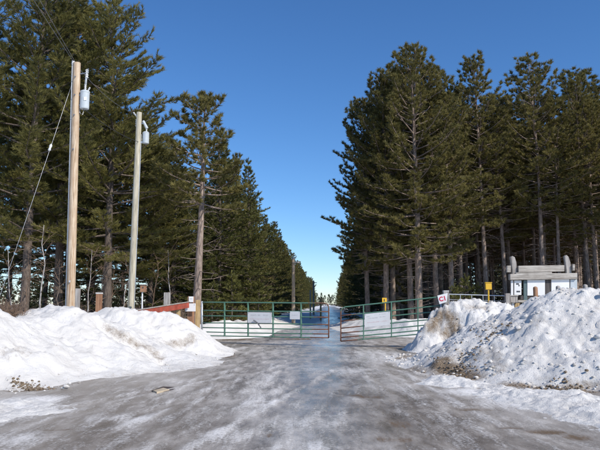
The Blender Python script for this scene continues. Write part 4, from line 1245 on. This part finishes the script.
part('shaded_panel_side', 'teal_side_shade', 523.8, 527.3, 280.2, 330, -0.03, 0.1)  # dark strip standing in for the first panel's shaded left side
part('shaded_panel_side', 'dark_wood_and_shade', 545.2, 551.2, 279.9, 330, -0.03, 0.1)  # same for the second panel: side shade put into the colour
part('side_panel', 'white_paint', 514.4, 521.4, 280.4, 295, -0.05, 0.05, 0.004)
part('side_panel', 'transformer_grey', 570.4, 577.2, 279.4, 289.0, -0.05, 0.05, 0.004)
part('print', 'dark_ink', 516.2, 519.0, 283.2, 284.6, -0.058, 0.006, 0)
part('print', 'dark_ink', 518.6, 519.6, 284.8, 286.2, -0.058, 0.006, 0)
part('print', 'dark_ink', 516.6, 520.2, 294.0 - 3.2, 294.0 - 1.8, -0.058, 0.006, 0)
part('pale_strip', 'white_paint', 511.0, 513.2, 280.4, 296, -0.05, 0.05, 0.004)
part('lower_rail', 'dark_wood_and_shade', 520.5, 570, 296.0, 299.5, -0.02, 0.12)
part('lower_rail', 'grey_beam_wood', 518, 545, 300, 302.4, -0.06, 0.1)
root = thing('wooden_box', 'small weathered wooden box at the lower left of the signboard', 'box', W(514, 315, 26.3)); root.location.z = -0.1
mb = MB(); pxbox(mb, 510.8, 517.6, 296.0, 302.6, 26.2, 0.28); mb.build('box', M['grey_wood'], root, False, None, 0.012)
mb = MB(); pxbox(mb, 510.2, 518.4, 295.2, 296.0, 26.17, 0.34); mb.build('lid', M['grey_beam_wood'], root)
a, b = W(512, 303, 26.3), W(514.2, 303, 26.3); MB().box(a.x, b.x, 26.3, 26.4, -0.1, a.z).build('leg', M['white_paint'], root)
a, b = W(515, 303, 26.28), W(519.4, 303, 26.28); MB().box(a.x, b.x, 26.28, 26.45, -0.1, a.z).build('leg', M['yellow_wood'], root)
post(505.8, 510.4, 293.4, 26.0, 'grey_wood', 'split grey post at the right end of the wire fence')
post(533.8, 538.4, 286.4, 24.0, 'brown_wood', 'round-topped brown post in front of the first white panel of the signboard', 'bollard', 'post', round_=True)
post(556.6, 561.0, 285.6, 24.4, 'grey_wood', 'round-topped grey post in front of the second white panel of the signboard', 'bollard', 'post', round_=True)
post(583.8, 588.4, 284.2, 24.4, 'grey_wood', 'round-topped grey post right of the signboard behind the snow heap', 'bollard', 'post', round_=True)

# ------------------------------------------------------------------ slab lying in the road
pts = [G(151.5, 390.4, .03), G(156.5, 392.8, .03), G(173, 389.6, .03), G(179.5, 387.2, .03), G(163, 386.4, .03)]
root = thing('road_slab', 'tan flat slab with a dark wet rim sunk in the icy road, left of centre', 'slab', (pts[0] + pts[2]) / 2); root.location.z = 0
MB().prism(pts, (0, 0, -0.06)).build('rim', M['wet_rust'], root, False, None, 0.006)
ins = [G(153.2, 390.3, .046), G(156.8, 391.9, .046), G(169.5, 389.2, .046), G(163.4, 387.6, .046)]
MB().prism(ins, (0, 0, -0.04)).build('board', M['tan_board'], root, False, None, 0.004)
